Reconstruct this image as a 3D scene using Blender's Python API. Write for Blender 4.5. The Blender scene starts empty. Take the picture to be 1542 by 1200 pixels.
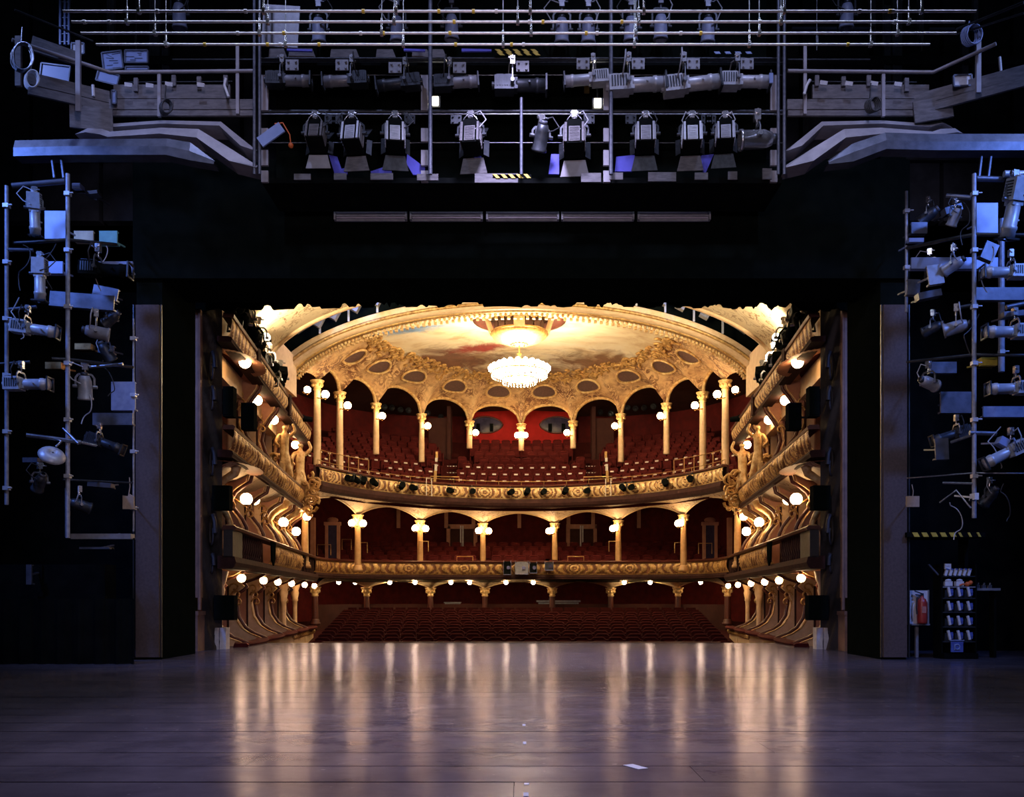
import bpy, math, random
from math import pi, sin, cos, sqrt, atan2, hypot
from mathutils import Vector, Matrix
random.seed(7)
S = bpy.context.scene
COL = S.collection
# ------------------------------------------------------------------ camera, world, exposure, big lights
F, CX, CY, H = 1400.0, 785.0, 900.0, 1.3          # focal length in px, principal column, horizon row, eye height
cam = bpy.data.objects.new('camera', bpy.data.cameras.new('camera'))
COL.objects.link(cam); S.camera = cam
cam.location = (0, 0, H); cam.rotation_euler = (pi / 2, 0, 0)
cam.data.sensor_width = 36; cam.data.lens = F / 1542 * 36
cam.data.shift_x = (771 - CX) / 1542; cam.data.shift_y = (CY - 600) / 1542
cam.data.clip_end = 300
W = bpy.data.worlds.new('world'); S.world = W; W.use_nodes = True
W.node_tree.nodes['Background'].inputs[0].default_value = (.55, .66, .8, 1)
W.node_tree.nodes['Background'].inputs[1].default_value = .012
S.view_settings.view_transform = 'Standard'; S.view_settings.look = 'None'
S.view_settings.exposure = 0.0; S.view_settings.gamma = 1.0; S.view_settings.use_curve_mapping = False

def lamp(kind, name, loc, target, color, power, size=1.0, spot=1.2, blend=.5):
    l = bpy.data.lights.new(name, kind); l.color = color; l.energy = power
    if kind == 'AREA': l.size = size
    if kind == 'SPOT': l.spot_size = spot; l.spot_blend = blend; l.shadow_soft_size = size
    if kind == 'POINT': l.shadow_soft_size = size
    o = bpy.data.objects.new(name, l); COL.objects.link(o); o.location = loc
    if target is not None:
        o.rotation_euler = (Vector(target) - Vector(loc)).to_track_quat('-Z', 'Y').to_euler()
    return o
BLUE = (.13, .27, 1.0); VIO = (.55, .5, 1.0)
for s in (-1, 1):
    lamp('SPOT', 'blue_working_light', (s * 12.6, 11.5, 11.5), (s * 8.9, 17.0, 6.6), BLUE, 3000, .6, .95, .8)
    lamp('SPOT', 'blue_working_light', (s * 12.5, 13.0, 14.5), (s * 9.4, 17.6, 10.4), (.3, .42, 1.0), 1300, .25, .8, .8)
    lamp('SPOT', 'bridge_working_light', (s * 5.5, 12.2, 18.5), (s * 4.6, 17.2, 10.4), (.46, .53, 1.0), 1700, .3, .95, .8)
    lamp('SPOT', 'gallery_working_light', (s * 3.5, 8.5, 12.5), (s * 6.6, 17.4, 10.3), (.72, .64, .95), 900, .8, .52, .8)
lamp('SPOT', 'bridge_working_light', (1.5, 12.0, 18.5), (1.0, 17.2, 10.6), (.54, .58, 1.0), 1700, .3, .95, .8)
lamp('SPOT', 'stage_floor_fill', (0, 8.5, 15.0), (0, 9.5, 0), (.62, .56, 1.0), 8000, .8, .80, 1.0)  # added, unseen spot that brings violet onto the floor
fb = lamp('AREA', 'fly_bar_fill', (0, 12.1, 10.7), (0, 12.4, 0), (.62, .70, 1.0), 330, 13.0); fb.data.shape = 'RECTANGLE'; fb.data.size_y = .3  # added strip above the view, brightens the fly bars
lamp('SPOT', 'stage_front_fill', (0, 13.5, 13.5), (0, 21.5, 0), (.62, .58, 1.0), 8500, .6, .95, 1.0)  # added, unseen spot lifting the front part of the floor
lamp('SPOT', 'portal_fill', (0, 4.5, 5.5), (0, 19.5, 3.6), (.92, .70, .80), 1150, .5, 1.4, .4)  # added, unseen spot brightening the portal strips and battens

def P(px, py, d):
    return Vector(((px - CX) * d / F, d, H + (CY - py) * d / F))

# ------------------------------------------------------------------ materials
def newmat(name):
    m = bpy.data.materials.new(name); m.use_nodes = True
    nt = m.node_tree; return m, nt, nt.nodes['Principled BSDF']
def nd(nt, t, **kw):
    n = nt.nodes.new(t)
    for k, v in kw.items():
        if k.startswith('_'): setattr(n, k[1:], v)
        else: n.inputs[k.replace('__', ' ')].default_value = v
    return n
def noise(nt, scale, detail=4, rough=.6, dist=0, vec=None, sc=None):
    tc = nd(nt, 'ShaderNodeTexCoord'); n = nd(nt, 'ShaderNodeTexNoise', Scale=scale, Detail=detail, Roughness=rough, Distortion=dist)
    src = vec or tc.outputs['Object']
    if sc:
        mp = nd(nt, 'ShaderNodeMapping', Scale=sc); nt.links.new(src, mp.inputs[0]); src = mp.outputs[0]
    nt.links.new(src, n.inputs['Vector']); return n
def ramp(nt, fac, stops):
    r = nd(nt, 'ShaderNodeValToRGB'); e = r.color_ramp.elements
    while len(e) < len(stops): e.new(.5)
    for el, (p, c) in zip(e, stops):
        el.position = p; el.color = (*c, 1) if len(c) == 3 else c
    nt.links.new(fac, r.inputs[0]); return r
def bump(nt, b, h, strength, dist=.02):
    n = nd(nt, 'ShaderNodeBump', Strength=strength, Distance=dist); nt.links.new(h, n.inputs['Height']); nt.links.new(n.outputs[0], b.inputs['Normal'])
def mat(name, c1, c2=None, scale=6, rough=.6, metal=0, bmp=0, bscale=None, spec=.5, sc=None, lo=.35, hi=.65):
    m, nt, b = newmat(name)
    b.inputs['Roughness'].default_value = rough; b.inputs['Metallic'].default_value = metal
    b.inputs['Specular IOR Level'].default_value = spec
    c2 = c2 or tuple(x * .75 for x in c1)
    n = noise(nt, scale, sc=sc); r = ramp(nt, n.outputs[0], [(lo, c1), (hi, c2)])
    nt.links.new(r.outputs[0], b.inputs['Base Color'])
    if bmp:
        n2 = noise(nt, bscale or scale * 4); bump(nt, b, n2.outputs[0], bmp)
    return m
def emit(name, col, st):
    m, nt, b = newmat(name)
    b.inputs['Base Color'].default_value = (.8, .8, .8, 1)
    b.inputs['Emission Color'].default_value = (*col, 1); b.inputs['Emission Strength'].default_value = st
    return m
def arabesque(name, base, line, scale, width=.03, rough=.6, bmp=.3, base2=None):
    """painted plaster with curling lines (contours of a distorted noise)"""
    m, nt, b = newmat(name); b.inputs['Roughness'].default_value = rough
    n = noise(nt, scale, 2, .5, 1.6)
    a = nd(nt, 'ShaderNodeMath', _operation='SUBTRACT'); a.inputs[1].default_value = .5
    nt.links.new(n.outputs[0], a.inputs[0])
    a2 = nd(nt, 'ShaderNodeMath', _operation='ABSOLUTE'); nt.links.new(a.outputs[0], a2.inputs[0])
    n3 = noise(nt, scale * .35, 3)
    gate = ramp(nt, n3.outputs[0], [(.38, (0, 0, 0)), (.6, (1, 1, 1))])
    r = ramp(nt, a2.outputs[0], [(width * .5, (1, 1, 1)), (width * 1.3, (0, 0, 0))])
    mu = nd(nt, 'ShaderNodeMath', _operation='MULTIPLY'); nt.links.new(r.outputs[0], mu.inputs[0]); nt.links.new(gate.outputs[0], mu.inputs[1])
    n2 = noise(nt, scale * .5, 5); bb = ramp(nt, n2.outputs[0], [(.35, base), (.7, base2 or tuple(x * .8 for x in base))])
    mx = nd(nt, 'ShaderNodeMix', _data_type='RGBA')
    nt.links.new(mu.outputs[0], mx.inputs[0]); nt.links.new(bb.outputs[0], mx.inputs[6]); mx.inputs[7].default_value = (*line, 1)
    nt.links.new(mx.outputs[2], b.inputs['Base Color'])
    if bmp: bump(nt, b, a2.outputs[0], bmp, .03)
    return m

BLACK = mat('black_paint', (.007, .008, .0075), (.004, .005, .005), 3, 1.0, spec=.02)
DRAPE = mat('black_drape', (.006, .008, .0065), (.004, .006, .005), 4, 1.0, spec=0)
PORTAL = mat('portal_lining', (.11, .08, .072), (.085, .062, .058), 20, .85, spec=.2)
PIPE = mat('steel_pipe', (.42, .43, .46), (.25, .26, .29), 14, .32, .9)
BARPIPE = mat('fly_bar_steel', (.85, .86, .9), (.66, .67, .72), 10, .3, .2)
STEELPOST = mat('painted_post', (.17, .18, .22), (.10, .11, .14), 14, .4, .3)
DARKPIPE = mat('dark_pipe', (.06, .065, .075), (.035, .04, .045), 10, .45, .6)
GREYMETAL = mat('grey_lacquer', (.30, .30, .32), (.22, .22, .24), 8, .42, .2)
PALEMETAL = mat('pale_lacquer', (.52, .53, .56), (.40, .41, .44), 9, .38, .2)
WORNBOARD = mat('worn_grey_board', (.17, .16, .165), (.10, .095, .10), 5, .8, bmp=.15, sc=(1, 1, 4))
SHEET = mat('grey_sheet_metal', (.36, .34, .36), (.27, .26, .28), 4, .55, .15)
CHANNEL = mat('steel_channel', (.13, .14, .18), (.08, .09, .115), 5, .4, .4)
BLUELIGHTPAINT = mat('blue_violet_light_paint', (.10, .10, .62), (.08, .08, .52), 5, .6)  # violet light on the bridge, put into a paint colour
PAPER = mat('white_paper', (.75, .76, .78), (.62, .64, .68), 18, .8)
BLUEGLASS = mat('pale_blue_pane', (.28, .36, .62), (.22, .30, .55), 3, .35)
YELLOW = mat('hazard_yellow', (.75, .55, .06), (.6, .42, .05), 15, .6)
RUBBER = mat('black_cable', (.03, .03, .033), None, 10, .5)
CABLE = mat('pale_cable', (.45, .45, .48), None, 10, .45)
REDPAINT = mat('red_enamel', (.42, .04, .03), (.3, .03, .02), 8, .35)
ORANGE = mat('orange_plastic', (.8, .16, .03), None, 8, .5)
BRIGHT = mat('bright_zinc', (.8, .8, .82), (.6, .6, .62), 30, .25, .9)
WHITEPAINT = mat('white_paint', (.72, .70, .68), (.55, .53, .52), 8, .6)
# the auditorium
CREAM = mat('cream_paint', (.74, .53, .31), (.62, .41, .22), 5, .5, bmp=.05)
VAULT = arabesque('vault_plaster', (.80, .66, .42), (.30, .16, .06), 1.9, .03, base2=(.72, .57, .34))
COVE = arabesque('cove_plaster', (.70, .47, .23), (.15, .055, .02), 2.7, .085, base2=(.44, .24, .10))
SOFFIT = arabesque('soffit_plaster', (.70, .55, .36), (.26, .12, .06), 2.0, .03)
GILT = mat('gilded_stucco', (.68, .43, .15), (.33, .16, .045), 9, .42, .35, bmp=.5, bscale=26)
GILT2 = mat('ivory_and_gilt', (.82, .62, .30), (.52, .27, .08), 7, .45, .2, bmp=.4, bscale=24)
FRIEZESHADE = mat('frieze_ground', (.22, .085, .03), (.14, .05, .02), 8, .6)  # shade of the frieze recesses, put into a dark brown colour
BRASS = mat('aged_brass', (.55, .34, .12), (.35, .2, .07), 10, .35, .8)
PINK = mat('rose_panel', (.44, .21, .12), (.36, .155, .085), 4, .6)
REDBRIGHT = mat('bright_red_cloth', (.42, .016, .014), (.32, .012, .01), 3, .8, spec=.2)
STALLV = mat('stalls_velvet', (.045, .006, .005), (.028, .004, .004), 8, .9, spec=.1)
UPRIGHT = mat('blue_grey_paint', (.26, .29, .40), (.18, .2, .3), 6, .5)
TOWERPIPE = mat('tower_pipe', (.34, .36, .44), (.22, .24, .30), 12, .38, .15)
REDWALL = mat('red_wall_cloth', (.11, .008, .007), (.07, .005, .005), 3, .8, spec=.2)
DARKWALL = mat('dark_brown_wall', (.055, .018, .013), (.04, .012, .01), 3, .8, spec=.2)
OCHRE = mat('ochre_column', (.58, .34, .14), (.46, .25, .09), 5, .45)
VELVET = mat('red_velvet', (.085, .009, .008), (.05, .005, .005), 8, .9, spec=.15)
MAHOG = mat('dark_red_wood', (.10, .026, .016), (.065, .016, .01), 7, .4, sc=(1, 1, 3))
CARPET = mat('dark_red_carpet', (.05, .008, .007), None, 6, 1, spec=.1)
PLATE = mat('number_plate', (.75, .70, .62), None, 10, .4)
OCULUS = mat('oculus_grille', (.12, .055, .045), (.075, .035, .03), 12, .7, bmp=.6, bscale=30)
DIMMOULD = mat('dark_moulding', (.055, .022, .018), (.032, .014, .012), 6, .8, spec=.12)
PROS = mat('proscenium_dark', (.03, .022, .02), (.013, .011, .011), 3, .6, bmp=.5, bscale=9)
PROSTRIM = mat('proscenium_trim', (.30, .17, .11), (.20, .11, .075), 4, .5)
GLOBE = emit('lit_globe', (1, .62, .30), 40)
SMALLBULB = emit('lit_small_globe', (1, .68, .36), 90)
CHANDBULB = emit('chandelier_bulb', (1, .80, .50), 105)
WORKLAMP = emit('work_lamp_face', (1, .88, .7), 14)
SPOTFACE = emit('lit_spot_lens', (1, .85, .6), 12)
BOOTH = mat('booth_glass', (.05, .042, .085), (.03, .026, .06), 3, .15)
TUBEW = mat('fluorescent_tube', (.6, .57, .64), (.5, .47, .55), 6, .3)
CRYSTAL, _nt, _b = newmat('chandelier_crystal')
_b.inputs['Base Color'].default_value = (1, .95, .85, 1); _b.inputs['Roughness'].default_value = .15; _b.inputs['Metallic'].default_value = .3

def floor_mat():
    m, nt, b = newmat('worn_stage_boards')
    n = noise(nt, 1.1, 6, .65); r = ramp(nt, n.outputs[0], [(.3, (.062, .053, .066)), (.72, (.125, .108, .128))])
    n2 = noise(nt, 5, 8, .7, sc=(.25, 3, 1)); s = ramp(nt, n2.outputs[0], [(.58, (0, 0, 0)), (.72, (.5, .5, .5))])
    n4 = noise(nt, 9, 3, .5); s2 = ramp(nt, n4.outputs[0], [(.705, (0, 0, 0)), (.73, (1, 1, 1))])
    add = nd(nt, 'ShaderNodeMath', _operation='MAXIMUM'); nt.links.new(s.outputs[0], add.inputs[0]); nt.links.new(s2.outputs[0], add.inputs[1])
    mul = nd(nt, 'ShaderNodeMath', _operation='MULTIPLY'); mul.inputs[1].default_value = .5; nt.links.new(add.outputs[0], mul.inputs[0])
    mx = nd(nt, 'ShaderNodeMix', _data_type='RGBA'); nt.links.new(mul.outputs[0], mx.inputs[0])
    nt.links.new(r.outputs[0], mx.inputs[6]); mx.inputs[7].default_value = (.24, .22, .23, 1)
    nt.links.new(mx.outputs[2], b.inputs['Base Color'])
    n3 = noise(nt, 2.2, 6, .7, sc=(.5, 1.6, 1)); rr = ramp(nt, n3.outputs[0], [(.3, (.13,) * 3), (.75, (.27,) * 3)])
    nt.links.new(rr.outputs[0], b.inputs['Roughness'])
    n5 = noise(nt, 30, 4, .6, sc=(.15, 1, 1)); bump(nt, b, n5.outputs[0], .10, .006)
    bp = [n for n in nt.nodes if n.type == 'BUMP'][0]; b.inputs['Specular IOR Level'].default_value = 0
    gl = nd(nt, 'ShaderNodeBsdfGlossy'); gl.inputs['Color'].default_value = (.74, .75, 1.0, 1); nt.links.new(rr.outputs[0], gl.inputs['Roughness']); nt.links.new(bp.outputs[0], gl.inputs['Normal'])
    fr = nd(nt, 'ShaderNodeFresnel', IOR=1.14); nt.links.new(bp.outputs[0], fr.inputs['Normal'])
    f2 = nd(nt, 'ShaderNodeMath', _operation='MULTIPLY'); f2.inputs[1].default_value = .8; nt.links.new(fr.outputs[0], f2.inputs[0])
    ms = nd(nt, 'ShaderNodeMixShader'); nt.links.new(f2.outputs[0], ms.inputs[0]); nt.links.new(b.outputs[0], ms.inputs[1]); nt.links.new(gl.outputs[0], ms.inputs[2])
    nt.links.new(ms.outputs[0], nt.nodes['Material Output'].inputs['Surface']); return m
FLOORM = floor_mat()

def fresco_mat():
    """ceiling painting: bright clouded sky, blue patch, dark storm and earth towards the back"""
    m, nt, b = newmat('ceiling_fresco'); b.inputs['Roughness'].default_value = .7
    tc = nd(nt, 'ShaderNodeTexCoord'); sep = nd(nt, 'ShaderNodeSeparateXYZ'); nt.links.new(tc.outputs['Object'], sep.inputs[0])
    n = noise(nt, .5, 7, .62, .8, sc=(1, 1.6, 1))
    sky = ramp(nt, n.outputs[0], [(.32, (.60, .42, .22)), (.48, (.80, .68, .46)), (.62, (.86, .78, .60)), (.78, (.66, .50, .30))])
    def blob(cx, cy, rx, ry, col, prev, amt=1.0, soft=.55):
        mp = nd(nt, 'ShaderNodeMapping', Location=(-cx / rx, -cy / ry, 0), Scale=(1 / rx, 1 / ry, 0)); nt.links.new(tc.outputs['Object'], mp.inputs[0])
        ln = nd(nt, 'ShaderNodeVectorMath', _operation='LENGTH'); nt.links.new(mp.outputs[0], ln.inputs[0])
        nn = noise(nt, .9, 6, .65, 1.0); ad = nd(nt, 'ShaderNodeMath', _operation='MULTIPLY_ADD'); nt.links.new(nn.outputs[0], ad.inputs[0])
        ad.inputs[1].default_value = 1.6; nt.links.new(ln.outputs['Value'], ad.inputs[2])
        rp = ramp(nt, ad.outputs[0], [(0, (amt,) * 3), (1, (0, 0, 0))]); rp.color_ramp.elements[0].position = .0
        mr = nd(nt, 'ShaderNodeMapRange'); mr.inputs[1].default_value = 1.8; mr.inputs[2].default_value = 1.8 - soft; mr.inputs[3].default_value = 0; mr.inputs[4].default_value = amt
        nt.links.new(ad.outputs[0], mr.inputs[0])
        nc = noise(nt, 1.6, 6, .7, 1.2); cr = ramp(nt, nc.outputs[0], [(.35, col), (.62, tuple(x * .55 for x in col)), (.8, tuple(min(1, x * 1.5 + .04) for x in col))])
        mx = nd(nt, 'ShaderNodeMix', _data_type='RGBA'); nt.links.new(mr.outputs[0], mx.inputs[0]); nt.links.new(prev, mx.inputs[6]); nt.links.new(cr.outputs[0], mx.inputs[7])
        return mx.outputs[2]
    c = sky.outputs[0]
    c = blob(-5.2, 39.7, 2.6, 1.0, (.26, .44, .74), c, 1.0)
    c = blob(-4.4, 45.0, 4.8, 2.5, (.24, .085, .045), c, .95)
    c = blob(5.0, 45.1, 4.4, 2.2, (.26, .11, .05), c, .95)
    c = blob(0.6, 47.0, 4.5, 1.6, (.22, .09, .05), c, .9)
    c = blob(-2.0, 43.4, 1.5, .8, (.42, .035, .03), c, .95)
    c = blob(7.4, 42.2, 1.6, 3.0, (.34, .17, .07), c, .8)
    c = blob(-7.4, 42.2, 1.6, 3.0, (.34, .17, .07), c, .8)
    nt.links.new(c, b.inputs['Base Color']); return m
FRESCO = fresco_mat()

# ------------------------------------------------------------------ geometry helpers
class MB:
    def __init__(s): s.v = []; s.f = []; s.mi = []; s.sm = []; s.cur = 0; s.smooth = False
    def add(s, vs, fs, smooth=None):
        o = len(s.v); s.v += [tuple(x) for x in vs]
        s.f += [tuple(i + o for i in f) for f in fs]
        s.mi += [s.cur] * len(fs); s.sm += [s.smooth if smooth is None else smooth] * len(fs); return s
    def box(s, c, d, R=None):
        c = Vector(c); vs = []
        for x, y, z in ((-1,-1,-1),(1,-1,-1),(1,1,-1),(-1,1,-1),(-1,-1,1),(1,-1,1),(1,1,1),(-1,1,1)):
            p = Vector((x * d[0] / 2, y * d[1] / 2, z * d[2] / 2)); vs.append(c + (R @ p if R else p))
        return s.add(vs, [(0,3,2,1),(4,5,6,7),(0,1,5,4),(1,2,6,5),(2,3,7,6),(3,0,4,7)], False)
    def bar(s, a, b, w, h, up=(0, 0, 1)):
        a, b = Vector(a), Vector(b); t = (b - a).normalized(); u = Vector(up)
        sd = t.cross(u)
        if sd.length < 1e-4: sd = t.cross(Vector((1, 0, 0)))
        sd.normalize(); u = sd.cross(t)
        R = Matrix((sd, t, u)).transposed()
        return s.box((a + b) / 2, (w, (b - a).length, h), R)
    def tube(s, pts, r, n=6, closed=False):
        pts = [Vector(p) for p in pts]; k = len(pts); rr = r if isinstance(r, (list, tuple)) else [r] * k
        up = Vector((0, 0, 1)); vs = []; prev = None
        for i, p in enumerate(pts):
            a = pts[i - 1] if i or closed else pts[0]; b = pts[(i + 1) % k] if i < k - 1 or closed else pts[-1]
            t = (b - a)
            if t.length < 1e-9: t = Vector((0, 0, 1))
            t.normalize()
            if prev is None:
                sd = t.cross(up)
                if sd.length < .1: sd = t.cross(Vector((1, 0, 0)))
            else: sd = prev - t * prev.dot(t)
            sd.normalize(); prev = sd; w = t.cross(sd)
            for j in range(n):
                an = 2 * pi * j / n; vs.append(p + (sd * cos(an) + w * sin(an)) * rr[i])
        fs = []
        for i in range(k if closed else k - 1):
            i2 = (i + 1) % k
            for j in range(n):
                j2 = (j + 1) % n; fs.append((i * n + j, i * n + j2, i2 * n + j2, i2 * n + j))
        s.add(vs, fs, True)
        if not closed:
            s.add([vs[j] for j in range(n)], [tuple(range(n))[::-1]], False); s.add([vs[(k - 1) * n + j] for j in range(n)], [tuple(range(n))], False)
        return s
    def cyl(s, a, b, r0, r1=None, n=12): return s.tube([a, b], [r0, r1 if r1 is not None else r0], n)
    def lathe(s, prof, n=16, c=(0, 0, 0), sq=(1, 1), a0=0, a1=2 * pi):
        full = abs(a1 - a0 - 2 * pi) < 1e-6; m = n if full else n + 1; vs = []
        for r, z in prof:
            for j in range(m):
                a = a0 + (a1 - a0) * j / n; vs.append((c[0] + r * cos(a) * sq[0], c[1] + r * sin(a) * sq[1], c[2] + z))
        fs = []
        for i in range(len(prof) - 1):
            for j in range(n):
                j2 = (j + 1) % m; fs.append((i * m + j, i * m + j2, (i + 1) * m + j2, (i + 1) * m + j))
        return s.add(vs, fs, True)
    def sphere(s, c, r, n=12, m=8, sq=(1, 1, 1)):
        prof = [(r * sin(pi * i / m) + 1e-5, -r * cos(pi * i / m) * sq[2]) for i in range(m + 1)]
        return s.lathe(prof, n, c, (sq[0], sq[1]))
    def grid(s, rows, smooth=True, closed=False, flip=False):
        n = len(rows[0]); vs = [p for r in rows for p in r]; fs = []
        for i in range(len(rows) - 1):
            for j in range(n if closed else n - 1):
                j2 = (j + 1) % n; q = (i * n + j, i * n + j2, (i + 1) * n + j2, (i + 1) * n + j)
                fs.append(q[::-1] if flip else q)
        return s.add(vs, fs, smooth)
    def sweep(s, path, prof, nrm, closed_prof=True, smooth=False):
        """prof [(o,z)] carried along path [(x,y)]; o goes along the path's outward normals nrm"""
        rows = []
        for (x, y), (nx, ny) in zip(path, nrm):
            rows.append([(x + nx * o, y + ny * o, z) for o, z in prof])
        s.grid(rows, smooth, closed_prof)
        if closed_prof:
            k = len(prof); s.add(rows[0], [tuple(range(k))], False); s.add(rows[-1], [tuple(range(k))[::-1]], False)
        return s
    def prism(s, poly, to3, t0, t1):
        k = len(poly); vs = [to3(a, b, t0) for a, b in poly] + [to3(a, b, t1) for a, b in poly]
        fs = [tuple(range(k))[::-1], tuple(range(k, 2 * k))] + [(i, (i + 1) % k, k + (i + 1) % k, k + i) for i in range(k)]
        return s.add(vs, fs, False)
    def mesh(s, name, mats, off=(0, 0, 0)):
        me = bpy.data.meshes.new(name)
        ox, oy, oz = off
        me.from_pydata([(x - ox, y - oy, z - oz) for x, y, z in s.v] if any(off) else s.v, [], s.f)
        for m in (mats if isinstance(mats, (list, tuple)) else [mats]): me.materials.append(m)
        me.polygons.foreach_set('use_smooth', s.sm); me.polygons.foreach_set('material_index', s.mi); me.update(); return me

WL = {}                                               # world location of every parent built here
def put(me, name, parent=None, loc=(0, 0, 0), rot=None, **props):
    o = bpy.data.objects.new(name, me); COL.objects.link(o); o.location = loc
    if rot: o.rotation_euler = rot
    if parent: o.parent = parent
    for k, v in props.items():
        if v is not None: o[k] = v
    return o
def obj(name, mb, mats, parent=None, **props):
    """world-space mesh builder -> object, kept in place under its parent"""
    off = WL.get(parent.name, (0, 0, 0)) if parent else (0, 0, 0)
    o = put(mb.mesh(name, mats, off), name, parent, **props)
    WL[o.name] = off
    return o
def thing(name, label, cat, loc=(0, 0, 0), group=None, rotz=0):
    o = bpy.data.objects.new(name, None); COL.objects.link(o); o.location = loc; o.rotation_euler = (0, 0, rotz)
    o['label'] = label; o['category'] = cat; o.empty_display_size = .2
    if group: o['group'] = group
    WL[o.name] = tuple(loc); return o
def one(name, mb, mats, label, cat, group=None): return obj(name, mb, mats, label=label, category=cat, group=group)
def struct(name, mb, mats, parent=None): return obj(name, mb, mats, parent, kind='structure' if parent is None else None)
def normals(path):
    """unit normals of a plan path, turned away from the middle of the house"""
    out = []
    for i in range(len(path)):
        a = path[max(i - 1, 0)]; b = path[min(i + 1, len(path) - 1)]
        tx, ty = b[0] - a[0], b[1] - a[1]; l = hypot(tx, ty) or 1; nx, ny = ty / l, -tx / l
        if nx * path[i][0] + ny * (path[i][1] - 34) < 0: nx, ny = -nx, -ny
        out.append((nx, ny))
    return out
ORD = ['first', 'second', 'third', 'fourth', 'fifth', 'sixth', 'seventh', 'eighth', 'ninth', 'tenth', 'eleventh', 'twelfth']
SIDE = {-1: 'left', 1: 'right'}
# ================================================================== LARGE STRUCTURE
# stage floor: a bed, and boards laid across the stage with open joints
m = MB(); m.box((0, 14.2, -.33), (40, 25.2, .6)); floor = struct('floor', m, BLACK)
y = 1.6; bi = 0
BOARDS = {}
while y < 26.75:
    dpt = min(.62, 26.8 - y); x = -15 + (1.3 if bi % 2 else 0) - random.random()
    while x < 15:
        w = random.choice((5.5, 7.0, 8.5)); x1 = min(x + w, 15.4)
        m = MB(); h = .03 + random.uniform(-.0012, .0012)
        m.box(((x + x1) / 2, y + dpt / 2, -.03 + h / 2), (x1 - x - .005, dpt - .018, h))
        obj('floor_board', m, FLOORM, floor); x = x1
    y += .62; bi += 1
m = MB(); m.box((0, 26.86, -.6), (11.5, .12, 1.25)); struct('trim_1', m, MAHOG)      # stage lip
# stage house walls
for s in (-1, 1):
    m = MB(); m.box((s * 14.6, 11, 9), (.4, 24, 19)); struct('wall_' + SIDE[s], m, BLACK)
m = MB()
m.box((-11.55, 23.05, 6), (6.9, .4, 13)); m.box((11.55, 23.05, 6), (6.9, .4, 13)); m.box((0, 23.05, 14.3), (30, .4, 11))
struct('wall_front', m, BLACK)
m = MB()
for s in (-1, 1):
    for k in range(5): m.box((s * (5.9 + 1.7 * k), 22.6, 14.9), (1.6, .3, 9))
    m.box((s * 9.5, 22.5, 11.9), (9, .4, .2)); m.box((s * 9.5, 22.5, 14.2), (9, .4, .2))
struct('wall_back', m, mat('dim_grey_wall', (.075, .08, .095), (.045, .05, .06), 2, .8, spec=.1))

# ---------------- auditorium shell
def bl(d, o=0): return 4.92 + .1018 * d + o          # half width of the box fronts at depth d
def superel(a, b, cy, n, t):
    c, s_ = cos(t), sin(t)
    return (-(1 if c > 0 else -1) * a * abs(c) ** (2 / n), cy + b * abs(s_) ** (2 / n))
def rear(k=72, a=12.4, b=15.2, cy=38.0, n=2.6, o=0): return [superel(a + o, b + o, cy, n, pi * i / k) for i in range(k + 1)]
def wallstrip(path, z0, z1, th=.3):
    m = MB(); m.sweep(path, [(0, z0), (0, z1), (th, z1), (th, z0)], normals(path)); return m
struct('wall_back', wallstrip(rear(), -1.6, 12.4), REDWALL)
for s in (-1, 1):
    path = [(s * bl(d, 2.5), d) for d in (23.3, 26, 29, 32, 35, 38.2)]; path[-1] = (s * 12.35, 38.2)
    struct('wall_' + SIDE[s], wallstrip(path, -1.6, 9.6), REDWALL)
# stalls floor, raked
m = MB(); m.grid([[(-12.6, 26.9, -1.25), (12.6, 26.9, -1.25)], [(-12.6, 30, -1.2), (12.6, 30, -1.2)], [(-12.6, 47, .1), (12.6, 47, .1)], [(-12.6, 54, .1), (12.6, 54, .1)]], False)
struct('floor', m, CARPET)
# dome, coves and arcade: polar sheet round C; the rim follows the colonnade behind and the front arch
A_ARCH, B_ARCH, ZC = 9.3, 3.45, 8.9
def zarch(x): return ZC + B_ARCH * sqrt(max(0, 1 - (x / A_ARCH) ** 2))
ZSP = 10.59
CCOL = [(-8.78, 40.0), (-8.26, 42.3), (-6.98, 44.7), (-5.07, 47.3), (-2.74, 49.2), (0, 50.0), (2.74, 49.2), (5.07, 47.3), (6.98, 44.7), (8.26, 42.3), (8.78, 40.0)]
def archz(w, rise): return rise * (1 - abs(2 * w - 1) ** 2.1) ** .5
RIM = []                                              # rim points (x, y, z, is_back)
NB = 14
pts = [(-9.0, 36.0)] + CCOL + [(9.0, 36.0)]
for i in range(len(pts) - 1):
    (xa, ya), (xb, yb) = pts[i], pts[i + 1]; n = NB
    for j in range(n):
        w = j / n; x = xa + (xb - xa) * w; yy = ya + (yb - ya) * w
        if 0 < i < len(pts) - 2: z = ZSP + archz(w, min(1.25, .36 * hypot(xb - xa, yb - ya)))
        else:
            z0 = zarch(9.0) if i == 0 else ZSP; z1 = ZSP if i == 0 else zarch(9.0); z = z0 + (z1 - z0) * w + archz(w, .35)
        RIM.append((x, yy, z))
for j in range(60):
    x = 9.0 - 18.0 * j / 60; RIM.append((x, 36.0, zarch(x)))
DC = (0, 41.0)
def domez(r): return 13.05 - .75 * r * r
def dome_pt(i, r, off=0):
    n = len(RIM); i0 = int(math.floor(i)) % n; f = i - math.floor(i); a, b = RIM[i0], RIM[(i0 + 1) % n]
    x, yy, z = [a[k] + (b[k] - a[k]) * f for k in range(3)]
    px, py = DC[0] + (x - DC[0]) * r, DC[1] + (yy - DC[1]) * r
    front = yy < 36.6
    if front:
        zz = domez(r) + (z - domez(1)) * r ** 3
    else:
        q = max(0, (r - .68) / .32); q = q * q * (3 - 2 * q) * .55 + q ** 3 * .45; zz = domez(r) * (1 - q) + z * q
    return (px, py, zz - off)
nR = len(RIM)
RF = .745
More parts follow.
